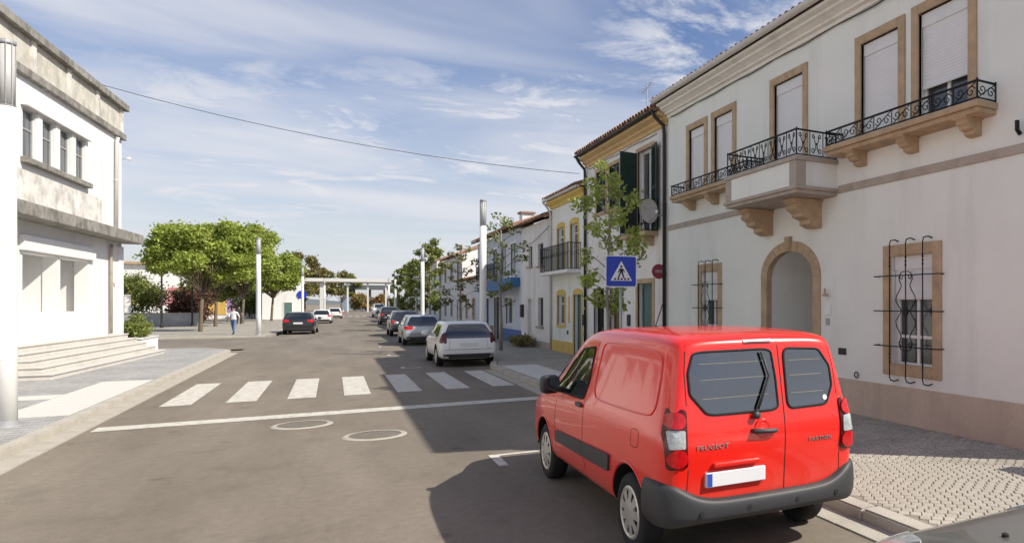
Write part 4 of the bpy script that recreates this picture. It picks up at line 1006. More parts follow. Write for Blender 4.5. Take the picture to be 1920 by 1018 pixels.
def broad_tree(name, label, x, y, h, cr, cz, leafmat, n, size, seed, group=None, trunk_r=0.13, fork=2.5, nb=70, cat='tree', bark='bark', base=0.1):
    rng = random.Random(seed); t = thing(name, label, cat, (x, y, base), 0, group)
    blobs = []
    for k in range(nb):
        a = rng.uniform(0, 2*math.pi); rr = cr*math.sqrt(rng.uniform(0.03, 1))*0.78; zz = cz-0.3+rng.uniform(-1.0, 1.0)*(h-cz)*0.80*math.sqrt(max(0.05, 1-(rr/cr)**2))
        br = cr*rng.uniform(0.11, 0.25); blobs.append((rr*math.cos(a)*1.12, rr*math.sin(a)*1.12, zz, br*1.15, br*1.15, br*0.85))
    mb = MB(); top = (rng.uniform(-.15, .15), rng.uniform(-.15, .15), fork)
    mb.tube([(0, 0, -0.1), (0.01, 0, 0.15), (top[0]*0.4, top[1]*0.4, fork*0.5), top], [trunk_r*1.25, trunk_r*1.05, trunk_r*0.9, trunk_r*0.8], 10)
    for i, b in enumerate(blobs):
        mid = Vector((b[0]*0.45, b[1]*0.45, fork+(b[2]-fork)*0.55))
        limb(mb, top, mid, trunk_r*0.28, trunk_r*0.12, rng); limb(mb, mid, (b[0], b[1], b[2]), trunk_r*0.12, 0.01, rng)
    mb.build('trunk', bark, t, smooth=True)
    leaves('crown', blobs, n, size, leafmat, t, seed+1)
    return t
GP = 'leafy trees of the park pavement'
broad_tree('park_tree', 'broad lime-green tree nearest the corner, in front of the low grey wall', -7.9, 60.0, 8.4, 3.15, 5.9, 'leaf_lime', 26000, 0.22, 11, GP)
broad_tree('park_tree', 'second lime-green park tree, standing behind the walking person', -8.6, 73.0, 8.3, 2.9, 6.0, 'leaf_lime', 18000, 0.25, 12, GP)
broad_tree('park_tree', 'third park tree, behind the corner street lamp', -7.7, 83.5, 10.6, 3.4, 7.2, 'leaf_lime', 18000, 0.27, 13, GP)
broad_tree('park_tree', 'fourth park tree, rightmost of the lime-green clump beside the white wall', -6.0, 94.0, 8.3, 3.2, 5.6, 'leaf_lime', 13000, 0.28, 14, GP)
broad_tree('park_tree', 'dark green low-crowned tree deep in the clump', -11.5, 98.0, 7.0, 4.0, 4.4, 'leaf_green', 8000, 0.30, 16, GP)
broad_tree('garden_tree', 'tall tree looking out from behind the white public building', -19.5, 61.0, 10.8, 3.0, 8.0, 'leaf_green', 9000, 0.24, 17)
broad_tree('garden_tree', 'slim olive tree just behind the end of the canopy', -14.3, 56.0, 7.4, 2.0, 5.4, 'leaf_olive', 5000, 0.2, 18)
GF = 'far trees above the walkway'
for i, (px, y, h, cr, mt, lab) in enumerate([(572, 228, 17.5, 6.5, 'leaf_olive', 'far olive-green tree standing highest above the white walkway'), (606, 235, 14.5, 6.5, 'leaf_olive', 'far tree to the right of the highest one above the walkway'),
      (640, 245, 13.5, 6.0, 'leaf_green', 'rightmost far tree whose crown tapers down to the walkway'), (548, 215, 13.5, 7.0, 'leaf_olive', 'leftmost far tree above the walkway, beside the park trees')]):
    a = (px-1389)/1290; x = y*(SN+a*CS)/(CS-a*SN)
    broad_tree('far_tree', lab, x, y, h, cr, h*0.62, mt, 4000, 0.6, 40+i, GF, trunk_r=0.3, nb=16, base=-0.1)

def bush(name, label, x, y, rx, ry, h, mat, n, size, seed, cat='bush', z=0.1, group=None, nb=14):
    rng = random.Random(seed); t = thing(name, label, cat, (x, y, z), 0, group); blobs = []
    for k in range(nb):
        a = rng.uniform(0, 6.28); q = math.sqrt(rng.random())*0.75; r_ = rng.uniform(0.25, 0.42)
        blobs.append((rx*q*math.cos(a), ry*q*math.sin(a), h*rng.uniform(0.25, 0.8), rx*r_+0.1, ry*r_+0.1, h*0.26))
    mb = MB()
    for b in blobs: limb(mb, (b[0]*0.2, b[1]*0.2, -0.05), (b[0], b[1], b[2]), 0.025, 0.008, rng, 5)
    mb.build('stem', 'bark', t); leaves('foliage', blobs, n, size, mat, t, seed+3); return t
bush('bush', 'bright green bush growing in the low white planter', -6.75, 35.9, 0.55, 1.25, 1.0, 'leaf_green', 4000, 0.11, 61, z=0.6)
bush('hedge_shrub', 'large dark red-leaved shrub behind the low grey wall, at its left', -19.0, 77.5, 3.0, 1.8, 4.0, 'leaf_maroon', 7000, 0.2, 62, group='shrubs behind the grey wall')
bush('hedge_shrub', 'large green shrub behind the low grey wall', -15.4, 78.5, 2.8, 1.8, 4.7, 'leaf_green', 7000, 0.2, 63, group='shrubs behind the grey wall')
bush('hedge_shrub', 'maroon shrub behind the right end of the low grey wall', -11.8, 79.0, 2.4, 1.6, 3.5, 'leaf_maroon', 6000, 0.2, 64, group='shrubs behind the grey wall')
bush('hedge_shrub', 'olive shrub in the gap between the grey wall and the public building', -17.2, 71.5, 2.2, 1.4, 2.3, 'leaf_dark', 5000, 0.18, 65)
bush('hedge_shrub', 'dark green shrub by the white wall beyond the park trees', -9.0, 108.0, 3.2, 1.8, 4.2, 'leaf_dark', 5000, 0.25, 66)
lw = thing('low_wall', 'low grey rendered wall behind the park pavement', 'wall', (0, 0, 0))
MB().box(-24, -9.9, 74.6, 74.9, 0.05, 1.22).build('wall', 'low_wall_grey', lw); MB().box(-24.02, -9.88, 74.56, 74.94, 1.22, 1.28).build('coping', 'stone_grey', lw)
gpst = thing('gate_post', 'white gate post standing on the low grey wall', 'post', (-14.6, 74.75, 1.28))
MB().box(-0.2, 0.2, -0.14, 0.14, 0, 1.4).build('shaft', 'plaster_bright', gpst, bevel=0.02); MB().box(-0.25, 0.25, -0.18, 0.18, 1.4, 1.5).build('cap', 'white_slab', gpst, bevel=0.02)
def park_lamp(x, y, lab):
    t = thing('park_lamp', lab, 'lamp post', (x, y, 0.115), group='dark park lamp posts')
    MB().lathe([(0.13, 0), (0.11, 0.25), (0.07, 0.35), (0.06, 5.2)], 12).build('post', 'pipe_dark', t); MB().lathe([(0.06, 5.2), (0.34, 5.35), (0.30, 5.5), (0.05, 5.62)], 14).build('lamp_shade', 'pipe_dark', t)
park_lamp(-11.8, 71.0, 'dark park lamp post in front of the low grey wall, the nearer one'); park_lamp(-10.3, 74.1, 'dark park lamp post at the right end of the low grey wall')
# painted building beyond the park
cbld = thing('painted_building', 'low building with a mural of coloured panels seen through the park trees', 'building', (-30, 112, 0))
MB().box(0, 24, 0, 12, 0.05, 7.0).build('wall', 'plaster_bright', cbld)
cols_ = [(0.62, 0.40, 0.10), (0.22, 0.52, 0.46), (0.60, 0.22, 0.24), (0.40, 0.24, 0.50), (0.66, 0.54, 0.16), (0.62, 0.36, 0.20), (0.55, 0.5, 0.42), (0.60, 0.30, 0.36)]
rg = random.Random(5)
for k in range(12):
    c = cols_[(k*3) % 8]; M('mural_%d' % ((k*3) % 8), c, 0.8, var=0.1, scale=1); z0 = 0.6+rg.uniform(0, 1.4); z1 = 4.2+rg.uniform(-0.6, 1.6)
    MB().box(k*2+0.06, k*2+1.94, -0.05, 0.0, z0, z1).build('mural_panel', 'mural_%d' % ((k*3) % 8), cbld)
MB().box(-0.4, 24.4, -0.5, 12.4, 7.0, 7.3).build('roof_slab', 'stone_trim', cbld)
wb_ = thing('white_building', 'plain white building end beside the park trees, behind the dark parked car', 'building', (-7.6, 104, 0), 0)
MB().box(0, 3.9, 0, 16, 0.05, 5.0).build('wall', 'plaster_bright', wb_); MB().box(-0.15, 4.05, -0.15, 16.15, 5.0, 5.2).build('coping', 'white_slab', wb_)
q = MB(); frame_bars(q, 2.2, 3.2, 0.12, 2.3, 0.08, -0.05, 0.0, bottom=False); dq = q.build('door', 'frame_white', wb_); MB().box(2.28, 3.12, -0.03, -0.002, 0.12, 2.22).build('door_leaf', 'door_teal', dq)
aw = thing('awning', 'white canvas awning on posts past the plain white building', 'awning', (-4.6, 112, 0.1))
MB().prism([(0, 3.2), (3.6, 2.7), (3.6, 2.6), (0, 3.05)], 'y', 0, 6).build('canvas', 'steel_white', aw)
for x_, y_ in ((0.1, 0.1), (3.5, 0.1), (0.1, 5.9), (3.5, 5.9)): MB().tube([(x_, y_, 0), (x_, y_, 3.05-0.12*x_)], 0.04, 6).build('leg', 'galvanised', aw)

# ------------------------------------------------------------------ elevated walkway across the far end of the street
def X_at(px, Y): a = (px-1389)/1290; return Y*(SN+a*CS)/(CS-a*SN)
YW = 200
vw = thing('elevated_walkway', 'long white flat walkway beam on slim columns closing the street', 'bridge', (0, YW, -0.06))
xa, xb = X_at(540, YW), X_at(748, YW)
MB().box(xa, xb, 0, 3.2, 7.65, 8.5).build('deck', 'steel_white', vw, bevel=0.05)
MB().box(xa+0.3, xb-0.3, 0.8, 2.4, 7.4, 7.65).build('soffit', 'stone_grey', vw)
for px in (603, 652, 690, 724, 741, 560): MB().box(X_at(px, YW)-(0.42 if px == 603 else 0.2), X_at(px, YW)+(0.42 if px == 603 else 0.2), 1.0, 1.6, 0, 7.41).build('column', 'steel_white', vw, bevel=0.04)
v2 = thing('railway_bridge', 'dark slim bridge deck seen underneath the white walkway', 'bridge', (0, 245, -0.06))
MB().box(X_at(636, 245), X_at(745, 245), 0, 4, 6.6, 8.0).build('deck', 'steel_dark', v2)
for px in (664, 694, 722): MB().box(X_at(px, 245)-0.35, X_at(px, 245)+0.35, 1.5, 2.3, 0, 6.61).build('column', 'steel_dark', v2)
for i, px in enumerate((668, 680, 692, 704, 716, 728, 738)):
    bush('scrub_bush', ['autumn-toned bush under the far bridge, %s of the row' % w for w in ('leftmost', 'second', 'third', 'middle', 'third from right', 'second from right', 'rightmost')][i], X_at(px, 222)+0.0, 222+i % 2, 2.6, 1.8, 4.4+0.9*math.sin(i*2.1), 'leaf_autumn' if i % 3 else 'leaf_olive', 1500, 0.4, 80+i, z=-0.06, group='bushes beneath the far bridge', nb=8)
sh = thing('warehouse', 'blue-grey shed beyond the left columns of the walkway', 'building', (X_at(642, 260), 260, -0.06))
M('shed_blue', (0.20, 0.26, 0.36), 0.7, var=0.1, scale=0.4)
MB().prism([(0, 0), (9, 0), (9, 4.2), (4.5, 5.4), (0, 4.2)], 'y', 0, 12).build('wall', 'shed_blue', sh); MB().prism([(-0.3, 4.15), (4.5, 5.43), (9.3, 4.15), (9.3, 4.3), (4.5, 5.6), (-0.3, 4.3)], 'y', -0.3, 12.3).build('roof', 'lamp_grey', sh)
hm = MB(); N = 60; ridge = []
for i in range(N+1):
    a = R(-60+120*i/N); hgt = 26+14*math.sin(i*0.37)+8*math.sin(i*0.91+1); ridge.append((2400*math.sin(a), 2400*math.cos(a), hgt))
for p, q in zip(ridge, ridge[1:]):
    hm.quad((p[0]*0.8, p[1]*0.8, -1), (q[0]*0.8, q[1]*0.8, -1), q, p); hm.quad(p, q, (q[0]*1.1, q[1]*1.1, -1), (p[0]*1.1, p[1]*1.1, -1))
M('hill', (0.115, 0.135, 0.135), 0.95, var=0.2, scale=0.01); struct(hm.build('hills', 'hill', fix=False))

M('leaf_fresh', (0.36, 0.42, 0.10), 0.6, var=0.3, scale=0.9, trans=0.45, island=0.35)
# ------------------------------------------------------------------ young street trees of the right pavement
def young_tree(label, x, y, h, seed, n, mat='leaf_green', spread=0.9, low=1.9, size=0.13, nb=22, tr=0.045):
    rng = random.Random(seed); t = thing('street_tree', label, 'tree', (x, y, 0.1), 0, 'young street trees on the right pavement')
    mb = MB(); mb.tube([(0, 0, -0.05), (0.02, 0.01, low*0.6), (-0.02, 0.02, low+0.4), (0.03, 0, h*0.72), (0, 0.02, h*0.97)], [tr*1.3, tr, tr*0.85, tr*0.5, 0.012], 8)
    blobs = []
    for k in range(nb):
        z = low+(h-low)*(k+rng.random())/nb; q = spread*(0.35+0.75*math.sin(math.pi*min(1, max(0, (z-low)/(h-low)*0.9+0.08))))*rng.uniform(0.5, 1.05); a = k*2.4+rng.uniform(-.4, .4)
        e = (q*math.cos(a), q*math.sin(a), z+0.28*q); limb(mb, (0, 0, z-0.35*q), e, tr*0.35, 0.006, rng, 5, 0.1)
        for m_ in range(2):
            f_ = rng.uniform(0.5, 1.05); r_ = rng.uniform(0.12, 0.30)*(1.0 if h < 6 else 1.5); blobs.append((e[0]*f_, e[1]*f_, e[2]*1.0+(f_-1)*0.3+rng.uniform(-.1, .1), r_, r_, r_*0.8))
    mb.build('trunk', 'bark_pale', t, smooth=True); leaves('crown', blobs, n, size, mat, t, seed+5); return t
young_tree('young leafy street tree behind the blue crossing sign', 5.42, 15.1, 5.0, 101, 2000, 'leaf_fresh', 0.85, 1.8, 0.11, 26)
young_tree('thin sparse street tree in front of the pale blue house', 5.9, 29.2, 5.6, 102, 700, 'leaf_green', 1.0, 1.9, 0.13, 18, tr=0.06)
young_tree('bare-looking young street tree by the single-storey house', 5.9, 39.5, 5.0, 103, 900, 'leaf_olive', 1.1, 1.6, 0.14, 20)
young_tree('narrow green street tree in front of the sunlit blank gable', 6.3, 56.5, 6.6, 104, 2600, 'leaf_green', 1.1, 1.4, 0.2, 22)
young_tree('green street tree past the narrow one, before the second white house', 6.7, 70.0, 6.0, 105, 2600, 'leaf_green', 1.1, 1.2, 0.2, 22)
young_tree('fuller green street tree near the dark parked cars', 7.1, 84.0, 6.4, 106, 2800, 'leaf_green', 1.35, 1.0, 0.22, 22)
young_tree('farthest green street tree of the right pavement', 7.8, 104.0, 6.6, 107, 2800, 'leaf_green', 1.6, 1.0, 0.26, 22)
bush('planter_bush', 'low olive planting bed bush at the foot of the off-white house', 7.3, 31.6, 0.4, 1.7, 0.55, 'leaf_olive', 1500, 0.1, 120, z=0.12)

# ------------------------------------------------------------------ signs and wire
sg = thing('crossing_sign', 'square blue pedestrian crossing sign on a grey pole behind the red van', 'road sign', (5.02, 13.25, 0.1), R(-8))
MB().lathe([(0.03, -0.05), (0.03, 2.94)], 12).build('pole', 'galvanised', sg, smooth=True)
def rounded(w, h, r, n=5):
    pts = []
    for (cx2, cz2, a0) in ((w/2-r, h/2-r, 0), (-w/2+r, h/2-r, 90), (-w/2+r, -h/2+r, 180), (w/2-r, -h/2+r, 270)):
        for k in range(n+1): a = R(a0+90*k/n); pts.append((cx2+r*math.cos(a), cz2+r*math.sin(a)))
    return pts
zs_ = 2.58
bd_ = MB().prism([(x, z+zs_) for x, z in rounded(0.64, 0.64, 0.05)], 'y', -0.050, -0.035).build('sign_board', 'sign_white', sg)
MB().prism([(x, z+zs_) for x, z in rounded(0.60, 0.60, 0.04)], 'y', -0.054, -0.049).build('blue_field', 'sign_blue', bd_)
MB().prism([(-0.22, zs_-0.19), (0.22, zs_-0.19), (0, zs_+0.21)], 'y', -0.057, -0.0535).build('white_triangle', 'sign_white', bd_)
fig = MB()
for k in range(5): x = -0.155+k*0.068; fig.prism([(x, zs_-0.175), (x+0.042, zs_-0.175), (x+0.052, zs_-0.135), (x+0.014, zs_-0.135)], 'y', -0.0595, -0.0565)
fig.prism([(0.0+0.024*math.cos(a*math.pi/6), zs_+0.098+0.024*math.sin(a*math.pi/6)) for a in range(12)], 'y', -0.0595, -0.0565)
fig.prism([(-0.03, zs_+0.06), (0.03, zs_+0.06), (0.035, zs_-0.03), (-0.03, zs_-0.03)], 'y', -0.0600, -0.0565)
fig.prism([(-0.03, zs_-0.02), (0.0, zs_-0.02), (-0.045, zs_-0.13), (-0.075, zs_-0.13)], 'y', -0.0598, -0.0565); fig.prism([(0.0, zs_-0.02), (0.035, zs_-0.02), (0.065, zs_-0.13), (0.035, zs_-0.13)], 'y', -0.0596, -0.0565)
fig.prism([(-0.03, zs_+0.06), (-0.022, zs_+0.03), (-0.06, zs_-0.03), (-0.075, zs_-0.02)], 'y', -0.0594, -0.0565); fig.prism([(0.03, zs_+0.06), (0.022, zs_+0.03), (0.062, zs_-0.02), (0.077, zs_-0.01)], 'y', -0.0592, -0.0565)
fig.build('walking_figure', 'sign_black', bd_)
for z in (2.40, 2.76): MB().box(-0.12, 0.12, -0.034, 0.034, z, z+0.035).build('clamp', 'galvanised', sg)
rs = thing('round_sign', 'small dark red round sign on a bracket by the dark downpipe', 'road sign', (WX, 17.16, 2.9), 0)
MB().tube([(0.0, 0, 0), (-0.42, 0, 0)], 0.015, 6).build('bracket', 'pipe_dark', rs)
dd = MB().lathe([(0.20, -0.012), (0.20, 0.012)], 28, Matrix.Translation((-0.22, -0.02, 0)) @ Matrix.Rotation(R(90), 4, 'X')).build('disc', 'sign_red', rs)
M('sign_faded', (0.36, 0.22, 0.23), 0.6, var=0.1)
MB().box(-0.33, -0.11, -0.036, -0.031, -0.035, 0.045).build('pale_bar', 'sign_faded', dd)
dsn = thing('round_blue_sign', 'round blue road sign beside the far white awning', 'road sign', (-3.4, 104, 0.1), 0)
MB().tube([(0, 0, 0), (0, 0, 3.6)], 0.05, 8).build('pole', 'galvanised', dsn); MB().lathe([(0.55, -0.02), (0.55, 0.02)], 24, Matrix.Translation((0, -0.08, 3.1)) @ Matrix.Rotation(R(90), 4, 'X')).build('disc', 'sign_blue', dsn)
A = Vector((-6.95, 31.8, 9.62)); B = Vector((WX-0.1, 24.5, 6.75)); pts = []
for k in range(41):
    t_ = k/40; p = A.lerp(B, t_); p.z -= 0.75*4*t_*(1-t_)*0.55; pts.append(p)
wr = MB().tube(pts, 0.010, 5).build('overhead_cable', 'pipe_dark'); tag(wr, 'thin dark cable strung across the street from the white building to the houses', 'cable')
# ------------------------------------------------------------------ vehicles (local: y forwards, origin on the ground under the rear axle)
LOW = [(0.0, 0.0), (0.72, 0.0), (0.955, 0.05), (0.992, 0.22), (1.0, 0.45), (1.0, 0.72), (0.992, 0.90), (0.975, 1.0)]
UPP = [(0.22, 0.20), (0.52, 0.55), (0.82, 0.84), (1.0, 0.95)]
def car_body(stations, lean, cutters, paint, name='body', levels=2, parent=None, windows=()):
    """loft: stations (y, zb, zbelt, ztop, w, wt, lw); lean(z) pushes the tail forwards by lw"""
    rings = []
    for (y, zb, zbelt, ztop, w, wt, lw) in stations:
        half = [(w*fx, zb+fz*(zbelt-zb)) for fx, fz in LOW]
        half += [(w*0.975*(1-a)+wt*a, zbelt+fz*(ztop-zbelt)) for a, fz in UPP]
        half += [(wt*0.80, zbelt+0.988*(ztop-zbelt)), (wt*0.40, ztop-0.002*1), (0.0, ztop)]
        full = half+[(-x, z) for x, z in reversed(half[1:-1])]
        rings.append([(x, y+lw*lean(z), z) for x, z in full])
    N = len(rings[0]); H = len(half); vs_ = [p for r in rings for p in r]; fs = []
    for i in range(len(rings)-1):
        for k in range(N):
            k2 = (k+1) % N; fs.append((i*N+k, i*N+k2, (i+1)*N+k2, (i+1)*N+k))
    for base, flip in ((0, False), ((len(rings)-1)*N, True)):
        for k in range(H-1):
            a, b = base+k, base+k+1; c = base+(N-k-1) % N if k+1 < H-1 else None; d = base+(N-k) % N if k > 0 else None
            q = [a, b]+([c] if c is not None else [])+([d] if d is not None else [])
            fs.append(tuple(q) if flip else tuple(reversed(q)))
    me = bpy.data.meshes.new(name); me.from_pydata(vs_, [], fs)
    bm = bmesh.new(); bm.from_mesh(me); bmesh.ops.recalc_face_normals(bm, faces=bm.faces); bm.to_mesh(me); bm.free()
    o = bpy.data.objects.new('tmp', me); col.objects.link(o)
    ss = o.modifiers.new('s', 'SUBSURF'); ss.levels = levels; ss.render_levels = levels
    me.materials.append(MATS[paint]); me.materials.append(MATS['black_void'])
    cm = MB()
    for (cy, cz, r, x0, x1) in cutters:
        for sx in (-1, 1):
            n = 36; vs2 = []; lo, hi = (x0, x1) if sx > 0 else (-x1, -x0)
            for x in (lo, hi): vs2 += [(x, cy+r*math.cos(2*math.pi*k/n), cz+r*math.sin(2*math.pi*k/n)) for k in range(n)]
            cm.add(vs2, [tuple(range(n)), tuple(range(2*n-1, n-1, -1))]+[(k, k+n, (k+1) % n+n, (k+1) % n) for k in range(n)])
    cme = cm.mesh('cut', 'black_void'); b2 = bmesh.new(); b2.from_mesh(cme); bmesh.ops.recalc_face_normals(b2, faces=b2.faces); b2.to_mesh(cme); b2.free()
    co_ = bpy.data.objects.new('cut', cme); col.objects.link(co_)
    bo = o.modifiers.new('b', 'BOOLEAN'); bo.operation = 'DIFFERENCE'; bo.solver = 'EXACT'; bo.object = co_; bo.material_mode = 'TRANSFER'
    dg = bpy.context.evaluated_depsgraph_get(); dg.update()
    out = bpy.data.meshes.new_from_object(o.evaluated_get(dg), depsgraph=dg)
    out.name = name; out.polygons.foreach_set('use_smooth', [True]*len(out.polygons))
    bvh = BVHTree.FromPolygons([v.co[:] for v in out.vertices], [p.vertices[:] for p in out.polygons])
    bpy.data.objects.remove(o); bpy.data.objects.remove(co_)
    if windows:
        o = bpy.data.objects.new('tmp', out); col.objects.link(o); tmp = []
        for wm in windows:
            cme = wm.mesh('cut', 'van_interior'); b2 = bmesh.new(); b2.from_mesh(cme); bmesh.ops.recalc_face_normals(b2, faces=b2.faces); b2.to_mesh(cme); b2.free()
            c_ = bpy.data.objects.new('cut', cme); col.objects.link(c_); tmp.append(c_)
            bo = o.modifiers.new('b', 'BOOLEAN'); bo.operation = 'DIFFERENCE'; bo.solver = 'EXACT'; bo.object = c_; bo.material_mode = 'TRANSFER'
        dg = bpy.context.evaluated_depsgraph_get(); dg.update()
        out = bpy.data.meshes.new_from_object(o.evaluated_get(dg), depsgraph=dg); out.name = name; out.polygons.foreach_set('use_smooth', [True]*len(out.polygons))
        for c_ in tmp+[o]: bpy.data.objects.remove(c_)
    b = bpy.data.objects.new(name, out); col.objects.link(b); b.parent = parent
    es = b.modifiers.new('e', 'EDGE_SPLIT'); es.split_angle = R(38)
    return b, bvh
DIRS = {'rear': (lambda a, b: Vector((a, -6, b)), Vector((0, 1, 0))), 'front': (lambda a, b: Vector((a, 9, b)), Vector((0, -1, 0))),
        'left': (lambda a, b: Vector((-6, a, b)), Vector((1, 0, 0))), 'right': (lambda a, b: Vector((6, a, b)), Vector((-1, 0, 0))), 'top': (lambda a, b: Vector((a, b, 6)), Vector((0, 0, -1)))}
def hit(bvh, view, a, b, off, ylim=None):
    fn, d = DIRS[view]; p = fn(a, b); loc, nor, _, _ = bvh.ray_cast(p, d)
    if ylim is not None and (loc is None or loc.y > ylim): loc, nor, _, _ = bvh.find_nearest(Vector((a, ylim, b)))
    if loc is None:
        q = p+d*(6 if view != 'front' else 8); loc, nor, _, _ = bvh.find_nearest(q)
    if nor.dot(d) > 0: nor = -nor
    return loc+nor*off
def smooth_poly(pts, n=6, r=0.25):
    out = []; m = len(pts)
    for i in range(m):
        p0, p1, p2 = Vector(pts[i-1]), Vector(pts[i]), Vector(pts[(i+1) % m])
        a = p1.lerp(p0, r); b = p1.lerp(p2, r)
        for k in range(n+1):
            t = k/n; out.append(a*(1-t)**2+p1*2*t*(1-t)+b*t*t)
    return out
def patch(bvh, view, pts, off, mat, name, parent, rings=6, round_=0.22, skirt=0.012, sub=3, ylim=None):
    o2 = smooth_poly(pts, 5, round_); dense = []
    for p, q in zip(o2, o2[1:]+o2[:1]):
        m = max(1, int((q-p).length/0.06))
        for k in range(m): dense.append(p.lerp(q, k/m))
    c = sum(dense, Vector((0, 0)))/len(dense); n = len(dense); mb = MB(); vs_ = []; fs = []
    for p in dense: vs_.append(hit(bvh, view, p.x, p.y, off-skirt, ylim))
    for r in range(rings):
        f = 1-r/rings
        for p in dense: q = c+(p-c)*f; vs_.append(hit(bvh, view, q.x, q.y, off, ylim))
    vs_.append(hit(bvh, view, c.x, c.y, off, ylim))
    for r in range(rings):
        for k in range(n): k2 = (k+1) % n; fs.append((r*n+k, r*n+k2, (r+1)*n+k2, (r+1)*n+k))
    for k in range(n): fs.append((rings*n+k, rings*n+(k+1) % n, (rings+1)*n))
    mb.add(vs_, fs); o = mb.build(name, mat, parent, smooth=True); es = o.modifiers.new('e', 'EDGE_SPLIT'); es.split_angle = R(50); return o
def seam(bvh, view, pts, parent, w=0.006, mat='black_void', off=0.0012, name='panel_gap', closed=False):
    P = [Vector(p) for p in pts]+([Vector(pts[0])] if closed else []); D = []
    for p, q in zip(P, P[1:]):
        m = max(1, int((q-p).length/0.05))
        for k in range(m): D.append(p.lerp(q, k/m))
    D.append(P[-1]); mb = MB(); vs_ = []
    for i, p in enumerate(D):
        t = (D[min(i+1, len(D)-1)]-D[max(i-1, 0)]); t = t.normalized() if t.length > 0 else Vector((1, 0)); n = Vector((-t.y, t.x))*w/2
        vs_ += [hit(bvh, view, *(p-n), off), hit(bvh, view, *(p+n), off)]
    mb.add(vs_, [(2*i, 2*i+1, 2*i+3, 2*i+2) for i in range(len(D)-1)]); return mb.build(name, mat, parent, fix=False)
WHEELS = {}
def wheel_meshes(r, w, rim, style):
    key = (r, w, rim, style)
    if key in WHEELS: return WHEELS[key]
    Mx = Matrix.Rotation(R(90), 4, 'Y')
    ty = MB().lathe([(rim-0.01, -w/2+0.02), (rim+0.02, -w/2), (r-0.04, -w/2+0.003), (r-0.012, -w/2+0.018), (r, -w/2+0.045), (r, w/2-0.045), (r-0.012, w/2-0.018), (r-0.04, w/2-0.003), (rim+0.02, w/2), (rim-0.01, w/2-0.02)], 40, Mx)
    tm = ty.mesh('tyre', 'rubber', smooth=True)
    hc = MB(); n = 36; f0 = w/2-0.012
    def ring(ra, rb, xa, xb):
        for k in range(n):
            a, b = 2*math.pi*k/n, 2*math.pi*(k+1)/n
            hc.quad((xa, ra*math.cos(a), ra*math.sin(a)), (xb, rb*math.cos(a), rb*math.sin(a)), (xb, rb*math.cos(b), rb*math.sin(b)), (xa, ra*math.cos(b), ra*math.sin(b)))
    ring(rim+0.006, rim-0.012, f0, f0+0.012); ring(rim-0.012, rim*0.84, f0+0.012, f0+0.004); ring(rim*0.84, rim*0.83, f0+0.004, f0-0.025)
    ring(rim*0.50, rim*0.20, f0+0.010, f0+0.016); ring(rim*0.20, 0.001, f0+0.016, f0+0.016); ring(rim*0.52, rim*0.50, f0-0.02, f0+0.010)
    for k in range(style):
        a = 2*math.pi*k/style; h0, h1 = (0.30, 0.22) if style > 6 else (0.30, 0.20)
        c0, s0 = math.cos(a), math.sin(a); P = []
        for rr, hw_ in ((rim*0.48, h0*rim*0.48), (rim*0.86, h1*rim*0.86)):
            for sg_ in (-1, 1): P.append((f0+(0.010 if rr < rim*0.6 else 0.006), rr*c0-sg_*hw_*s0, rr*s0+sg_*hw_*c0))
        hc.quad(P[0], P[1], P[3], P[2])
    hm_ = hc.mesh('hub_cap', 'hub_silver')
    bk = MB().lathe([(rim, -0.03), (rim, f0-0.03)], 24, Mx).mesh('dark_hub_backing', 'black_void')  # black backing paints the shade seen through the hub cap slots
    WHEELS[key] = (tm, hm_, bk); return WHEELS[key]
def wheels(root, pos, r=0.31, w=0.20, rim=0.205, style=9):
    tm, hm_, bk = wheel_meshes(r, w, rim, style)
    for (x, y) in pos:
        a = random.uniform(0, 6); t = link('wheel', tm, root, (x, y, r), rot=(a, 0, 0 if x > 0 else math.pi))
        link('hub_cap', hm_, t); link('dark_hub_backing', bk, t)
def text_mesh(s, size, ext=0.003):
    cu = bpy.data.curves.new('t', 'FONT'); cu.body = s; cu.size = size; cu.extrude = ext; cu.align_x = 'CENTER'; cu.resolution_u = 3
    o = bpy.data.objects.new('t', cu); col.objects.link(o); dg = bpy.context.evaluated_depsgraph_get(); dg.update()
    me = bpy.data.meshes.new_from_object(o.evaluated_get(dg), depsgraph=dg); bpy.data.objects.remove(o); return me

# ---- the red panel van
van = thing('panel_van', 'bright red small panel van parked at the right kerb, seen from behind', 'van', (2.97, 5.30, 0.0), -0.011)
def vlean(z): t = max(0.0, (z-1.05)/0.75); return 0.13*t**1.4-0.03*max(0.0, 1-abs(z-0.95)/0.35)
VS = [(-0.715, 0.48, 1.07, 1.70, 0.70, 0.56, 1), (-0.712, 0.45, 1.07, 1.735, 0.795, 0.645, 1), (-0.685, 0.43, 1.07, 1.765, 0.852, 0.695, 1), (-0.60, 0.40, 1.07, 1.785, 0.882, 0.715, 0.95), (-0.42, 0.33, 1.07, 1.80, 0.895, 0.725, 0.7),
      (0.0, 0.27, 1.07, 1.81, 0.905, 0.73, 0.25), (0.6, 0.26, 1.07, 1.81, 0.905, 0.73, 0), (1.2, 0.26, 1.06, 1.795, 0.905, 0.72, 0), (1.55, 0.26, 1.05, 1.76, 0.905, 0.70, 0), (1.80, 0.26, 1.04, 1.70, 0.905, 0.685, 0), (2.15, 0.26, 1.03, 1.52, 0.903, 0.675, 0),
      (2.60, 0.26, 1.01, 1.25, 0.90, 0.69, 0), (2.82, 0.26, 0.98, 1.10, 0.895, 0.70, 0), (3.1, 0.27, 0.92, 1.02, 0.88, 0.70, 0), (3.4, 0.28, 0.84, 0.93, 0.845, 0.66, 0), (3.57, 0.29, 0.76, 0.82, 0.77, 0.58, 0), (3.65, 0.32, 0.66, 0.70, 0.66, 0.5, 0)]
M('van_interior', (0.24, 0.245, 0.25), 0.85, var=0.15, scale=4)
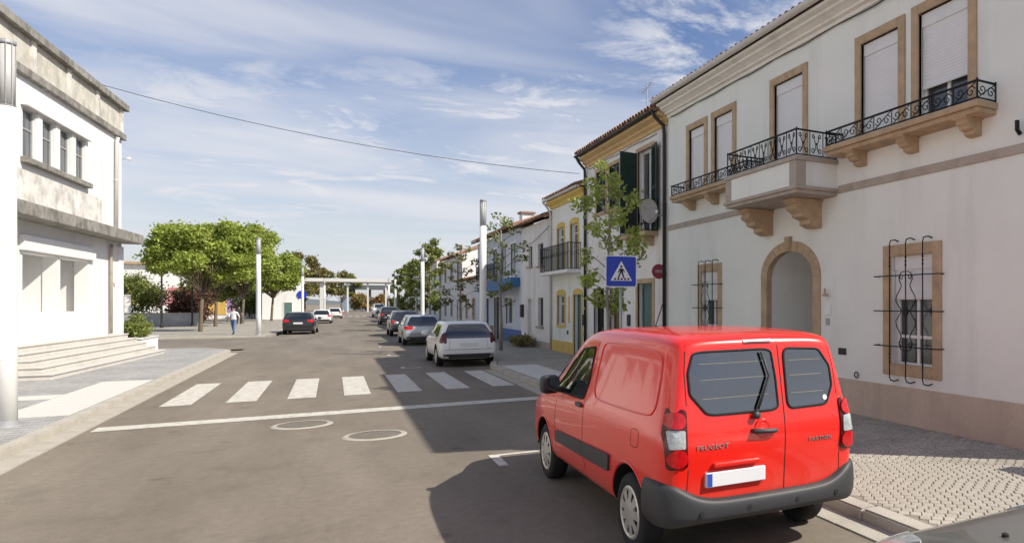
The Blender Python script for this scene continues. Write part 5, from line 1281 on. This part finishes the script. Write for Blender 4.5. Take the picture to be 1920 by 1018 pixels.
RW1 = [(-0.61, 1.65), (0.085, 1.66), (0.105, 1.42), (0.105, 1.18), (-0.53, 1.18), (-0.665, 1.34), (-0.665, 1.50)]
RW2 = [(0.205, 1.66), (0.56, 1.645), (0.655, 1.50), (0.66, 1.34), (0.58, 1.19), (0.195, 1.18)]
FSW = [(1.20, 1.60), (1.62, 1.56), (1.95, 1.40), (2.32, 1.12), (2.30, 1.07), (1.28, 1.09), (1.20, 1.25)]
WSC = [(-0.58, 1.66), (0.58, 1.66), (0.76, 1.13), (-0.76, 1.13)]
def inset(pts, f, rd):
    c = sum((Vector(p) for p in pts), Vector((0, 0)))/len(pts); return [tuple(c+(Vector(p)-c)*f) for p in smooth_poly(pts, 4, rd)]
def van_windows():
    W = [MB().box(-0.64, 0.64, -0.50, 1.70, 0.58, 1.655), MB().prism(inset(RW1, 0.97, 0.16), 'y', -1.3, -0.40), MB().prism(inset(RW2, 0.96, 0.16), 'y', -1.31, -0.41),
         MB().prism(inset(FSW, 0.96, 0.12), 'x', -1.4, -0.55), MB().prism(inset(FSW, 0.96, 0.12), 'x', 0.55, 1.4), MB().prism(inset(WSC, 0.93, 0.1), 'y', 1.2, 4.2)]
    return W
vb, vv = car_body(VS, vlean, [(0.0, 0.33, 0.385, 0.60, 1.2), (2.728, 0.33, 0.385, 0.58, 1.2)], 'van_red', parent=van, windows=van_windows())
vb['label'] = 'glossy bright red bodywork'
wheels(van, [(-0.79, 0.0), (0.79, 0.0), (-0.775, 2.728), (0.775, 2.728)], r=0.318, w=0.20, rim=0.212, style=9)
# glass
SP = 0.155                                # split between the two unequal rear doors

M('heater', (0.22, 0.22, 0.15), 0.5); M('seat_cloth', (0.05, 0.055, 0.06), 0.9, var=0.2, scale=8)
M('plastic_grey', (0.034, 0.035, 0.038), 0.55, var=0.10, scale=4, bump=0.06, bscale=260)
M('glass_tint', (0.010, 0.014, 0.016), 0.03, var=0.2, scale=3, spec=1.0, coat=0.6)
def seal_ring(view, pts, rd, name, r=0.011):
    d = smooth_poly(pts, 5, rd); D2 = []
    for p, q in zip(d, d[1:]+d[:1]):
        m = max(1, int((q-p).length/0.05))
        for k in range(m): D2.append(p.lerp(q, k/m))
    mb = MB().tube([hit(vv, view, p.x, p.y, 0.002) for p in D2], r, 6, closed=True); return mb.build(name, 'rubber', van, smooth=True)
def rear_glass(pts):
    s_ = seal_ring('rear', pts, 0.16, 'rear_window'); return s_, patch(vv, 'rear', pts, 0.003, 'glass_see', 'pane', s_, 8, 0.16, skirt=0.006)
s1, g1 = rear_glass(RW1); s2, g2 = rear_glass(RW2)
for sx in (-1, 1):
    st_ = MB().box(sx*0.36-0.22, sx*0.36+0.22, 1.22, 1.36, 0.60, 1.16).build('seat', 'seat_cloth', van, bevel=0.05)
    hr_ = MB().box(sx*0.36-0.13, sx*0.36+0.13, 1.23, 1.33, 1.22, 1.42).build('headrest', 'seat_cloth', st_, bevel=0.04)
    MB().tube([(sx*0.36-0.05, 1.28, 1.14), (sx*0.36-0.05, 1.28, 1.24)], 0.008, 6).build('headrest_post', 'chrome', st_)
MB().tube([(-0.36+0.18*math.cos(a*math.pi/10), 1.66+0.05*math.sin(a*math.pi/10), 1.16+0.16*math.sin(a*math.pi/10)) for a in range(20)], 0.014, 6, closed=True).build('steering_wheel', 'rubber', van)
for z in (1.0, 1.22, 1.44): MB().tube([(-0.635, 1.05, z), (0.635, 1.05, z)], 0.012, 6).build('bulkhead_bar', 'galvanised', van)
for z in (1.30, 1.44, 1.56):
    seam(vv, 'rear', [(-0.57, z), (0.02, z+0.005)], s1, 0.004, 'heater', 0.0075, 'heater_wire'); seam(vv, 'rear', [(0.24, z), (0.56, z)], s2, 0.004, 'heater', 0.0075, 'heater_wire')
seam(vv, 'rear', [(SP, 1.775), (SP, 0.52)], van, 0.009)
for sx in (-1, 1): seam(vv, 'rear', [(sx*0.60, 1.785), (sx*0.665, 1.70), (sx*0.695, 1.50), (sx*0.70, 1.26)], van, 0.007); seam(vv, 'rear', [(sx*0.70, 0.79), (sx*0.71, 0.58)], van, 0.007)
for sx, nm in ((-1, 'left'), (1, 'right')):
    V = nm
    seam(vv, V, [(1.13, 1.66), (1.10, 1.45), (1.22, 1.20), (1.22, 0.62), (1.12, 0.36)], van, 0.008)                  # front door, rear edge
    seam(vv, V, [(2.18, 1.02), (2.24, 0.75), (2.20, 0.36)], van, 0.007)
    seam(vv, V, [(1.12, 0.355), (2.20, 0.355)], van, 0.006)
    fs_ = seal_ring(V, FSW, 0.12, 'side_window'); patch(vv, V, FSW, 0.003, 'glass_see', 'pane', fs_, 6, 0.12, skirt=0.006)
    # pressed frame of the blind side panel
    pts = [Vector(p) for p in [(0.98, 1.60), (0.92, 1.66), (0.1, 1.68), (-0.40, 1.62), (-0.44, 1.50), (-0.44, 1.22), (-0.36, 1.15), (0.9, 1.13), (1.02, 1.22)]]
    sm = smooth_poly([tuple(p) for p in pts], 5, 0.3); rb = MB(); rb.tube([hit(vv, V, p.x, p.y, 0.0015) for p in sm], 0.008, 6, closed=True); rb.build('panel_bead', 'van_red', van, smooth=True)
    sd_ = MB(); L_ = [hit(vv, V, 0.42+k*0.28, 0.60, 0.0) for k in range(7)]
    seam_o = patch(vv, V, [(0.42, 0.715), (2.14, 0.66), (2.16, 0.54), (0.44, 0.565)], 0.020, 'plastic_dark', 'side_moulding', van, 4, 0.06, skirt=0.03)
    seam(vv, V, [(1.19, 0.69), (1.19, 0.55)], seam_o, 0.006, 'black_void', 0.0215)
    hd = patch(vv, V, [(1.27, 1.045), (1.45, 1.05), (1.45, 1.01), (1.27, 1.005)], 0.022, 'plastic_dark', 'door_handle', van, 3, 0.3, skirt=0.03)
    if sx < 0:
        fc = smooth_poly([(-0.06, 1.02), (-0.22, 1.02), (-0.22, 0.88), (-0.06, 0.88)], 4, 0.3); seam(vv, V, [tuple(p) for p in fc], van, 0.005, 'black_void', 0.001, 'fuel_flap', closed=True)
    # mirrors
    mm = MB(); c = Vector((sx*1.01, 2.02, 1.17)); vs_ = []; fs = []; sg_, rg_ = 14, 8
    for i in range(rg_+1):
        ph = math.pi*i/rg_
        for k in range(sg_):
            th = 2*math.pi*k/sg_; e = lambda v, p: math.copysign(abs(v)**p, v)
            vs_.append((c.x+0.105*e(math.sin(ph), 0.6)*e(math.cos(th), 0.6), c.y+0.075*e(math.sin(ph), 0.6)*e(math.sin(th), 0.6), c.z+0.10*e(math.cos(ph), 0.6)))
    for i in range(rg_):
        for k in range(sg_): fs.append((i*sg_+k, i*sg_+(k+1) % sg_, (i+1)*sg_+(k+1) % sg_, (i+1)*sg_+k))
    mm.add(vs_, fs); mm.tube([(sx*0.86, 2.05, 1.10), (sx*0.98, 2.03, 1.12)], 0.03, 8); mo = mm.build('wing_mirror', 'plastic_dark', van, smooth=True)
    MB().add([(c.x-0.085, c.y-0.0775, c.z-0.075), (c.x+0.085, c.y-0.0775, c.z-0.075), (c.x+0.085, c.y-0.0775, c.z+0.075), (c.x-0.085, c.y-0.0775, c.z+0.075)], [(0, 1, 2, 3)]).build('mirror_glass', 'glass_dark', mo)
    # wheel-arch liner lip
    for cy in (0.0, 2.728):
        ar = MB(); P = []
        for k in range(19):
            a = R(-12+204*k/18); p = hit(vv, V, cy+0.40*math.cos(a), 0.33+0.40*math.sin(a), 0.002); P.append(p)
        ar.tube(P, 0.009, 5); ar.build('arch_lip', 'van_red', van, smooth=True)
    # tail lamp: dark housing, two round red lamps, clear block between
    q = [(sx*0.705, 1.235), (sx*0.850, 1.245), (sx*0.862, 1.0), (sx*0.855, 0.80), (sx*0.705, 0.81), (sx*0.715, 0.98)]
    tl = patch(vv, 'rear', q if sx < 0 else q[::-1], 0.012, 'lens_dark_red', 'tail_lamp', van, 4, 0.2, skirt=0.03, ylim=-0.60)
    def lampdisc(zc_, r_, mat_, nm_):
        pts_ = [(sx*0.782+r_*math.cos(a*math.pi/8), zc_+r_*math.sin(a*math.pi/8)) for a in range(16)]; patch(vv, 'rear', pts_, 0.026, mat_, nm_, tl, 3, 0.4, skirt=0.02, ylim=-0.62)
    lampdisc(1.155, 0.062, 'lens_red', 'red_lens'); lampdisc(0.885, 0.068, 'lens_red', 'red_lens')
    patch(vv, 'rear', [(sx*0.732, 1.085), (sx*0.838, 1.085), (sx*0.838, 0.955), (sx*0.732, 0.955)][::(1 if sx > 0 else -1)], 0.024, 'lens_clear', 'clear_lens', tl, 3, 0.12, skirt=0.02, ylim=-0.62)
    patch(vv, 'front', [(sx*0.45, 0.84), (sx*0.74, 0.98), (sx*0.80, 0.82), (sx*0.60, 0.70)][::(1 if sx > 0 else -1)], 0.008, 'lens_clear', 'headlamp', van, 4, 0.2)
ws = seal_ring('front', WSC, 0.1, 'windscreen'); patch(vv, 'front', WSC, 0.003, 'glass_see', 'pane', ws, 6, 0.1, skirt=0.006)
# high brake lamp, door handle, number plate with its recess
patch(vv, 'rear', [(-0.16, 1.735), (0.10, 1.735), (0.10, 1.705), (-0.16, 1.705)], 0.008, 'lens_dark_red', 'brake_lamp', van, 3, 0.1)
y_ = hit(vv, 'rear', -0.05, 1.02, 0).y
hr = MB().lathe([(0.078, -0.004), (0.070, 0.004), (0.060, 0.001), (0.0, -0.003)], 24, Matrix.Translation((-0.055, y_-0.001, 1.045)) @ Matrix.Rotation(R(90), 4, 'X')); hr.build('handle_recess', 'van_red', van, smooth=True)
hn = MB().tube([(-0.155, y_+0.005, 1.035), (-0.14, y_-0.035, 1.035), (0.04, y_-0.035, 1.025), (0.065, y_-0.02, 1.025)], [0.016, 0.02, 0.018, 0.012], 8); hn.build('rear_handle', 'plastic_dark', van, smooth=True)
seam(vv, 'rear', [(-0.60, 0.87), (0.08, 0.87), (0.10, 0.60)], van, 0.005, 'van_red', -0.001, 'plate_recess_edge')
yp = hit(vv, 'rear', -0.30, 0.70, 0).y
pl = MB().box(-0.56, -0.04, yp-0.030, yp+0.01, 0.645, 0.755).build('number_plate', 'plate_white', van, bevel=0.006); MB().box(-0.553, -0.512, yp-0.0325, yp-0.029, 0.652, 0.748).build('blue_band', 'plate_blue', pl)
pg = MB().box(-0.50, -0.10, yp-0.05, yp+0.01, 0.79, 0.825).build('plate_lamp_bar', 'van_red', van, bevel=0.01)
def lettering(s, size, x, z, mat='chrome'):
    me = text_mesh(s, size); me.materials.clear(); me.materials.append(MATS[mat])
    yv = [hit(vv, 'rear', x+dx, z+0.02, 0).y for dx in (-0.12, 0.12)]
    o = link('lettering', me, van, (x, sum(yv)/2-0.004, z), rot=(R(90), 0, math.atan2(yv[1]-yv[0], 0.24))); o.scale = (1.25, 1, 1); return o
lettering('PEUGEOT', 0.050, -0.50, 0.93); lettering('PARTNER', 0.044, 0.50, 0.905)
yl = hit(vv, 'rear', -0.27, 0.98, 0).y
# rear wiper
wp = MB().tube([(-0.02, hit(vv, 'rear', -0.02, 1.64, 0.03).y, 1.64), (0.03, hit(vv, 'rear', 0.03, 1.45, 0.035).y, 1.45), (-0.10, hit(vv, 'rear', -0.10, 1.20, 0.03).y, 1.20)], 0.011, 6)
wp.lathe([(0.03, 0), (0.03, 0.03)], 12, Matrix.Translation((-0.12, hit(vv, 'rear', -0.12, 1.17, 0.02).y, 1.155)) @ Matrix.Rotation(R(90), 4, 'X')); wp.build('rear_wiper', 'plastic_dark', van, smooth=True)
patch(vv, 'rear', [(0.57+0.022*math.cos(a*math.pi/6), 1.245+0.022*math.sin(a*math.pi/6)) for a in range(12)], 0.0085, 'sign_white', 'sticker', van, 2, 0.3, skirt=0.002)
# big grey bumper wrapped round the tail
plan = [(-0.925, -0.36), (-0.945, -0.50), (-0.935, -0.62), (-0.88, -0.72), (-0.78, -0.775), (-0.60, -0.80), (-0.3, -0.815), (0, -0.818)]; plan += [(-x, y) for x, y in reversed(plan[:-1])]
bm_ = MB(); vs_ = []; fs = []; rows = 9
for i, (x, y) in enumerate(plan):
    corner = min(1, max(0, (abs(x)-0.70)/0.10)); zt = 0.555+0.150*corner; zbm = 0.355+0.025*(1-corner)
    p0, p1 = Vector(plan[max(i-1, 0)]), Vector(plan[min(i+1, len(plan)-1)]); t = (p1-p0).normalized(); n_ = Vector((t.y, -t.x))
    for k, (fz, ins) in enumerate([(0, 0.16), (0.0, 0.06), (0.10, 0.018), (0.24, 0.008), (0.26, 0.0), (0.55, -0.004), (0.86, 0.004), (0.97, 0.022), (1.0, 0.075)]):
        vs_.append((x-n_.x*ins, y-n_.y*ins, zbm+fz*(zt-zbm)))
for i in range(len(plan)-1):
    for k in range(rows-1): fs.append((i*rows+k, (i+1)*rows+k, (i+1)*rows+k+1, i*rows+k+1))
bm_.add(vs_, fs); bmp = bm_.build('rear_bumper', 'plastic_grey' if 'plastic_grey' in MATS else 'plastic_dark', van, smooth=True)
ssb = bmp.modifiers.new('s', 'SUBSURF'); ssb.levels = 2; ssb.render_levels = 2
for x in (-0.62, -0.22, 0.22, 0.62): MB().lathe([(0.020, 0), (0.020, 0.008)], 12, Matrix.Translation((x, -0.812 if abs(x) < 0.5 else -0.797, 0.47)) @ Matrix.Rotation(R(90), 4, 'X')).build('parking_sensor', 'rubber', bmp)
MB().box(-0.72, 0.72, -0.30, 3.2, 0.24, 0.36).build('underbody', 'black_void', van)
fb = [(-0.80, 3.40), (-0.62, 3.62), (0, 3.70), (0.62, 3.62), (0.80, 3.40)]; m_ = MB()
for (a, b) in zip(fb, fb[1:]): m_.add([(a[0], a[1], 0.28), (b[0], b[1], 0.28), (b[0], b[1], 0.55), (a[0], a[1], 0.55)], [(0, 1, 2, 3)])
m_.build('front_bumper', 'plastic_dark', van)
MB().tube([(0.0, 1.55, 1.77), (0.0, 1.35, 2.02)], 0.006, 6).build('aerial', 'rubber', van)

# ---- ordinary cars
def auto(name, label, loc, rz, L, W, H, paint, kind='hatch', group=None, cat='car', tail='lens_red', detail=True, tailshape=None, rim=9, wheelbase=None):
    root = thing(name, label, cat, loc, rz, group); w = W/2; wb = wheelbase or L*0.60; ro = L*0.19; fo = L-wb-ro; zb = 0.24 if kind != 'suv' else 0.30
    belt = H*0.635; hood = belt*0.97; tu = 0.74*w
    lean_amt = {'hatch': 0.42, 'wagon': 0.50, 'suv': 0.26, 'van': 0.15}[kind]
    lean = lambda z: lean_amt*max(0.0, (z-belt)/(H-belt))**1.15-0.04*max(0.0, 1-abs(z-belt*0.62)/0.3)
    S = [(-ro, zb+0.12, belt-0.02, H-0.09, w*0.76, tu*0.80, 1), (-ro+0.01, zb+0.05, belt-0.01, H-0.06, w*0.88, tu*0.90, 1), (-ro+0.06, zb+0.02, belt, H-0.035, w*0.945, tu*0.96, 1), (-ro+0.22, zb, belt, H-0.015, w*0.98, tu, 0.92),
         (0.15, zb, belt, H-0.005, w, tu*1.02, 0.45), (wb*0.30, zb, belt, H, w, tu*1.02, 0.1), (wb*0.52, zb, belt, H-0.01, w, tu, 0), (wb*0.64, zb, belt-0.01, H-0.05, w, tu*0.97, 0), (wb*0.76, zb, belt-0.02, H-0.20, w, tu*0.94, 0),
         (wb*0.93, zb, belt-0.05, belt+0.16, w*0.995, tu*1.0, 0), (wb*1.0, zb, belt-0.09, hood+0.03, w*0.99, tu*1.02, 0), (wb+fo*0.35, zb, belt-0.13, hood-0.04, w*0.975, tu*1.0, 0), (wb+fo*0.72, zb+0.02, belt-0.20, hood-0.13, w*0.93, tu*0.92, 0), (wb+fo*0.93, zb+0.04, belt-0.32, hood-0.27, w*0.82, tu*0.8, 0), (wb+fo, zb+0.1, belt-0.42, hood-0.40, w*0.68, tu*0.66, 0)]
    rw = 0.33 if kind != 'suv' else 0.37
    b, bv = car_body(S, lean, [(0.0, rw+0.01, rw+0.065, w*0.66, w*1.4), (wb, rw+0.01, rw+0.065, w*0.66, w*1.4)], paint, parent=root)
    wheels(root, [(-(w-0.115), 0), (w-0.115, 0), (-(w-0.115), wb), (w-0.115, wb)], r=rw, w=0.21, rim=rw*0.66, style=rim)
    zt = H-0.10; yt = lambda z: -ro+lean(z)
    pr_ = patch(bv, 'rear', [(-tu*0.84, zt), (tu*0.84, zt), (w*0.84, belt+0.04), (w*0.70, belt-0.01), (-w*0.70, belt-0.01), (-w*0.84, belt+0.04)], 0.005, 'glass_tint', 'rear_window', root, 6, 0.12)
    for sx, V in ((-1, 'left'), (1, 'right')):
        e0 = -ro+0.34+lean_amt*0.35
        for (p, nm) in (([(e0+0.08, belt+0.03), (e0+0.28, H-0.16), (0.46*wb-0.06, H-0.13), (0.46*wb-0.03, belt+0.02)], 'side_window'), ([(0.46*wb+0.05, belt+0.02), (0.46*wb+0.02, H-0.13), (wb*0.62, H-0.16), (wb*0.70, H-0.26), (wb*0.86, belt+0.03)], 'side_window')):
            patch(bv, V, p, 0.005, 'glass_tint', nm, root, 5, 0.10)
        ts = tailshape or [(0.60, belt-0.03), (0.93, belt-0.02), (0.97, belt-0.15), (0.88, belt-0.22), (0.60, belt-0.18)]
        q = [(sx*x*w, z) for x, z in ts]; t_ = patch(bv, 'rear', q if sx > 0 else q[::-1], 0.010, tail, 'tail_lamp', root, 4, 0.2, skirt=0.03, ylim=-ro+0.16)
        q = [(sx*0.50*w, hood-0.22), (sx*0.80*w, hood-0.12), (sx*0.90*w, hood-0.20), (sx*0.70*w, hood-0.33)]; patch(bv, 'front', q if sx > 0 else q[::-1], 0.010, 'lens_clear', 'headlamp', root, 4, 0.2)
        mm = MB(); mm.lathe([(0.02, -0.11), (0.085, -0.08), (0.09, 0.04), (0.05, 0.10), (0.01, 0.11)], 12, Matrix.Translation((sx*(w+0.10), wb*0.80, belt+0.08)) @ Matrix.Rotation(R(90), 4, 'Y') @ Matrix.Diagonal((1, 0.7, 1, 1))); mm.tube([(sx*(w-0.05), wb*0.80, belt+0.02), (sx*(w+0.06), wb*0.80, belt+0.05)], 0.025, 6)
        mm.build('wing_mirror', paint, root, smooth=True)
        if detail:
            seam(bv, V, [(0.46*wb, H-0.10), (0.46*wb, belt), (0.46*wb, zb+0.10)], root, 0.008); seam(bv, V, [(0.88*wb, belt), (0.90*wb, belt*0.7), (0.86*wb, zb+0.10)], root, 0.008)
            patch(bv, V, [(0.47*wb+0.05, belt-0.09), (0.47*wb+0.22, belt-0.09), (0.47*wb+0.22, belt-0.12), (0.47*wb+0.05, belt-0.12)], 0.02, paint, 'door_handle', root, 2, 0.3, skirt=0.03)
    patch(bv, 'front', [(-tu*0.86, H-0.09), (tu*0.86, H-0.09), (w*0.86, belt+0.06), (-w*0.86, belt+0.06)], 0.005, 'glass_tint', 'windscreen', root, 6, 0.10)
    patch(bv, 'front', [(-w*0.45, hood-0.26), (w*0.45, hood-0.26), (w*0.5, zb+0.14), (-w*0.5, zb+0.14)], 0.006, 'plastic_dark', 'grille', root, 4, 0.2)
    patch(bv, 'rear', [(-w*0.88, zb+0.19), (w*0.88, zb+0.19), (w*0.80, zb+0.05), (-w*0.80, zb+0.05)], 0.008, 'plastic_dark', 'bumper_strip', root, 4, 0.1)
    seam(bv, 'rear', [(-w*0.80, zb+0.33), (w*0.80, zb+0.33)], root, 0.012); seam(bv, 'rear', [(-w*0.62, belt-0.02), (-w*0.66, zb+0.34)], root, 0.008); seam(bv, 'rear', [(w*0.62, belt-0.02), (w*0.66, zb+0.34)], root, 0.008)
    pz = belt-0.20; pp = MB(); yq = hit(bv, 'rear', 0, pz, 0.012).y; pp.box(-0.26, 0.26, yq-0.012, yq+0.02, pz-0.055, pz+0.055); n1 = pp.build('number_plate', 'plate_white', root, bevel=0.004)
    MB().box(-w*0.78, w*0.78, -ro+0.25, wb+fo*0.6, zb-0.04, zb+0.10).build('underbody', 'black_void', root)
    return root, bv
GC = 'cars parked along the right kerb'; GL = 'cars parked along the left kerb'
auto('parked_car', 'white hatchback parked just past the zebra crossing, nearest of the line', (3.76, 24.35, 0), 0, 4.4, 1.78, 1.47, 'car_white', 'wagon', GC, tail='lens_dark_red', tailshape=[(0.74, 1.12), (0.90, 1.10), (0.99, 0.94), (0.96, 0.78), (0.74, 0.76)])
auto('parked_car', 'silver hatchback parked in front of the white hatchback', (3.80, 37.6, 0), 0, 4.25, 1.76, 1.50, 'car_silver', 'hatch', GC, tailshape=[(0.52, 0.93), (0.94, 0.96), (0.97, 0.84), (0.88, 0.76), (0.54, 0.80)])
auto('parked_car', 'dark grey car parked beyond the silver hatchback', (3.95, 48.6, 0), 0, 4.4, 1.80, 1.62, 'car_grey', 'suv', GC)
auto('parked_car', 'black tall car farthest along the right kerb', (4.75, 75.0, 0), 0, 4.3, 1.82, 1.78, 'car_black', 'suv', GC)
auto('parked_car', 'black estate car parked at the left kerb by the park', (-1.95, 55.0, 0), R(-3), 4.7, 1.84, 1.50, 'car_black', 'wagon', GL, tailshape=[(0.56, 0.98), (0.96, 0.99), (0.985, 0.88), (0.90, 0.80), (0.56, 0.84)])
auto('parked_car', 'white saloon parked ahead of the black estate on the left', (-1.0, 84.0, 0), R(-2), 4.4, 1.78, 1.46, 'car_white', 'wagon', GL, detail=False)
auto('parked_car', 'white car farthest off along the left kerb', (0.2, 112.0, 0), R(-2), 4.4, 1.78, 1.50, 'car_white', 'hatch', GL, detail=False)
auto('oncoming_van', 'small white van facing the camera far down the street', (6.3, 125.5, 0), math.pi, 4.6, 1.9, 2.1, 'car_white', 'suv', None, cat='van', detail=False)
gc, gbv = auto('parked_car', 'olive grey car whose bonnet shows at the bottom right corner behind the red van', (3.36, -0.82, 0), 0, 4.95, 1.74, 1.46, 'car_olive', 'hatch', GC, wheelbase=2.6)
for sx in (-1, 1): MB().lathe([(0.02, 0), (0.018, 0.018), (0.006, 0.024)], 10, Matrix.Translation(hit(gbv, 'top', sx*0.45, 3.12, -0.003))).build('washer_jet', 'rubber', gc)
# ------------------------------------------------------------------ two pedestrians
def person(label, loc, rz, mats, step=0.22, h=1.68, arm=0.25):
    """one continuous skinned body; material by height: shoes, trousers, shirt, skin, hair"""
    t = thing('person', label, 'person', loc, rz); s = h/1.70
    V = {'pelvis': (0, 0, .95), 'waist': (0, .01, 1.10), 'chest': (0, 0, 1.30), 'neckb': (0, 0.0, 1.45), 'neck': (0, .02, 1.51), 'head': (0, .03, 1.60), 'crown': (0, .02, 1.67)}
    Rr = {'pelvis': (.155, .115), 'waist': (.135, .10), 'chest': (.165, .115), 'neckb': (.085, .07), 'neck': (.052, .055), 'head': (.078, .095), 'crown': (.06, .07)}
    E_ = [('pelvis', 'waist'), ('waist', 'chest'), ('chest', 'neckb'), ('neckb', 'neck'), ('neck', 'head'), ('head', 'crown')]
    for sx, sw in ((-1, step), (1, -step)):
        k = 'L' if sx < 0 else 'R'
        V.update({'hip'+k: (sx*.095, 0, .88), 'knee'+k: (sx*.10, sw*0.55+0.03, .49), 'ank'+k: (sx*.10, sw-(0.05 if sw < 0 else 0), .09), 'toe'+k: (sx*.115, sw+.15, .035),
                  'sh'+k: (sx*.19, 0, 1.40), 'elb'+k: (sx*.245, -sw*arm*2-0.03, 1.13), 'wri'+k: (sx*.255, -sw*arm*3+0.06, .90), 'hand'+k: (sx*.25, -sw*arm*3+0.09, .82)})
        Rr.update({'hip'+k: (.092, .10), 'knee'+k: (.06, .065), 'ank'+k: (.042, .048), 'toe'+k: (.042, .03), 'sh'+k: (.068, .068), 'elb'+k: (.044, .044), 'wri'+k: (.03, .03), 'hand'+k: (.038, .022)})
        E_ += [('pelvis', 'hip'+k), ('hip'+k, 'knee'+k), ('knee'+k, 'ank'+k), ('ank'+k, 'toe'+k), ('chest', 'sh'+k), ('sh'+k, 'elb'+k), ('elb'+k, 'wri'+k), ('wri'+k, 'hand'+k)]
        for j in range(5):
            fx = (-0.022+0.011*j); nm = 'f%d%s' % (j, k); hx, hy, hz_ = V['hand'+k]
            if j == 4: V[nm] = (hx-sx*0.015, hy+0.055, hz_+0.02)
            else: V[nm] = (hx+sx*0.005, hy+0.02+fx, hz_-0.075+0.008*abs(j-1.5))
            Rr[nm] = (.010, .010); E_.append(('hand'+k, nm))
    names = list(V); idx = {n: i for i, n in enumerate(names)}
    me = bpy.data.meshes.new('body'); me.from_pydata([tuple(c*s for c in V[n]) for n in names], [(idx[a], idx[b]) for a, b in E_], [])
    o = bpy.data.objects.new('tmp', me); col.objects.link(o); o.modifiers.new('skin', 'SKIN')
    for i, n in enumerate(names): me.skin_vertices[0].data[i].radius = (Rr[n][0]*s, Rr[n][1]*s); me.skin_vertices[0].data[i].use_root = (n == 'pelvis')
    ss = o.modifiers.new('s', 'SUBSURF'); ss.levels = 2; ss.render_levels = 2
    dg = bpy.context.evaluated_depsgraph_get(); dg.update(); out = bpy.data.meshes.new_from_object(o.evaluated_get(dg), depsgraph=dg); bpy.data.objects.remove(o)
    out.materials.clear()
    for m in mats: out.materials.append(MATS[m])
    for p in out.polygons:
        p.use_smooth = True; c = p.center/s
        arm_ = abs(c.x) > 0.20 and c.z < 1.44
        if c.z < 0.085: i = 0
        elif arm_ and c.z < 1.12: i = 3
        elif c.z < 0.96 and not arm_: i = 1
        elif c.z < 1.47: i = 2
        elif c.z > 1.63 or (c.y < 0.0 and c.z > 1.55): i = 4
        else: i = 3
        p.material_index = i
    b = bpy.data.objects.new('body', out); col.objects.link(b); b.parent = t
    f = MB()
    f.lathe([(0.004, 0.0), (0.016, -0.03), (0.004, -0.045)], 6, Matrix.Translation((0, (0.03+0.098)*s, 1.60*s))); f.build('nose', mats[3], t)
    for sx in (-1, 1):
        MB().lathe([(0.011, 0), (0.002, 0.006)], 8, Matrix.Translation((sx*0.03*s, (0.03+0.085)*s, 1.615*s)) @ Matrix.Rotation(R(-90), 4, 'X')).build('eye', 'sign_black', t)
        MB().lathe([(0.008, -0.03), (0.016, 0), (0.008, 0.03)], 8, Matrix.Translation((sx*0.082*s, 0.02*s, 1.60*s))).build('ear', mats[3], t)
    return t
M('shirt_white', (0.74, 0.74, 0.75), 0.85, var=0.06, scale=6); M('jeans', (0.10, 0.16, 0.30), 0.85, var=0.15, scale=8); M('skin', (0.42, 0.26, 0.18), 0.6, var=0.06, scale=8); M('hair_dark', (0.03, 0.022, 0.016), 0.7)
M('cloth_dark', (0.025, 0.027, 0.035), 0.85, var=0.15, scale=6); M('shoe', (0.05, 0.05, 0.05), 0.7)
person('person in white top and blue jeans walking on the park pavement by the street lamp', (-5.35, 53.2, 0.115), R(160), ['shoe', 'jeans', 'shirt_white', 'skin', 'hair_dark'])
person('person in dark clothes standing under the park trees', (-7.6, 79.5, 0.115), R(200), ['shoe', 'cloth_dark', 'cloth_dark', 'skin', 'hair_dark'], step=0.06)
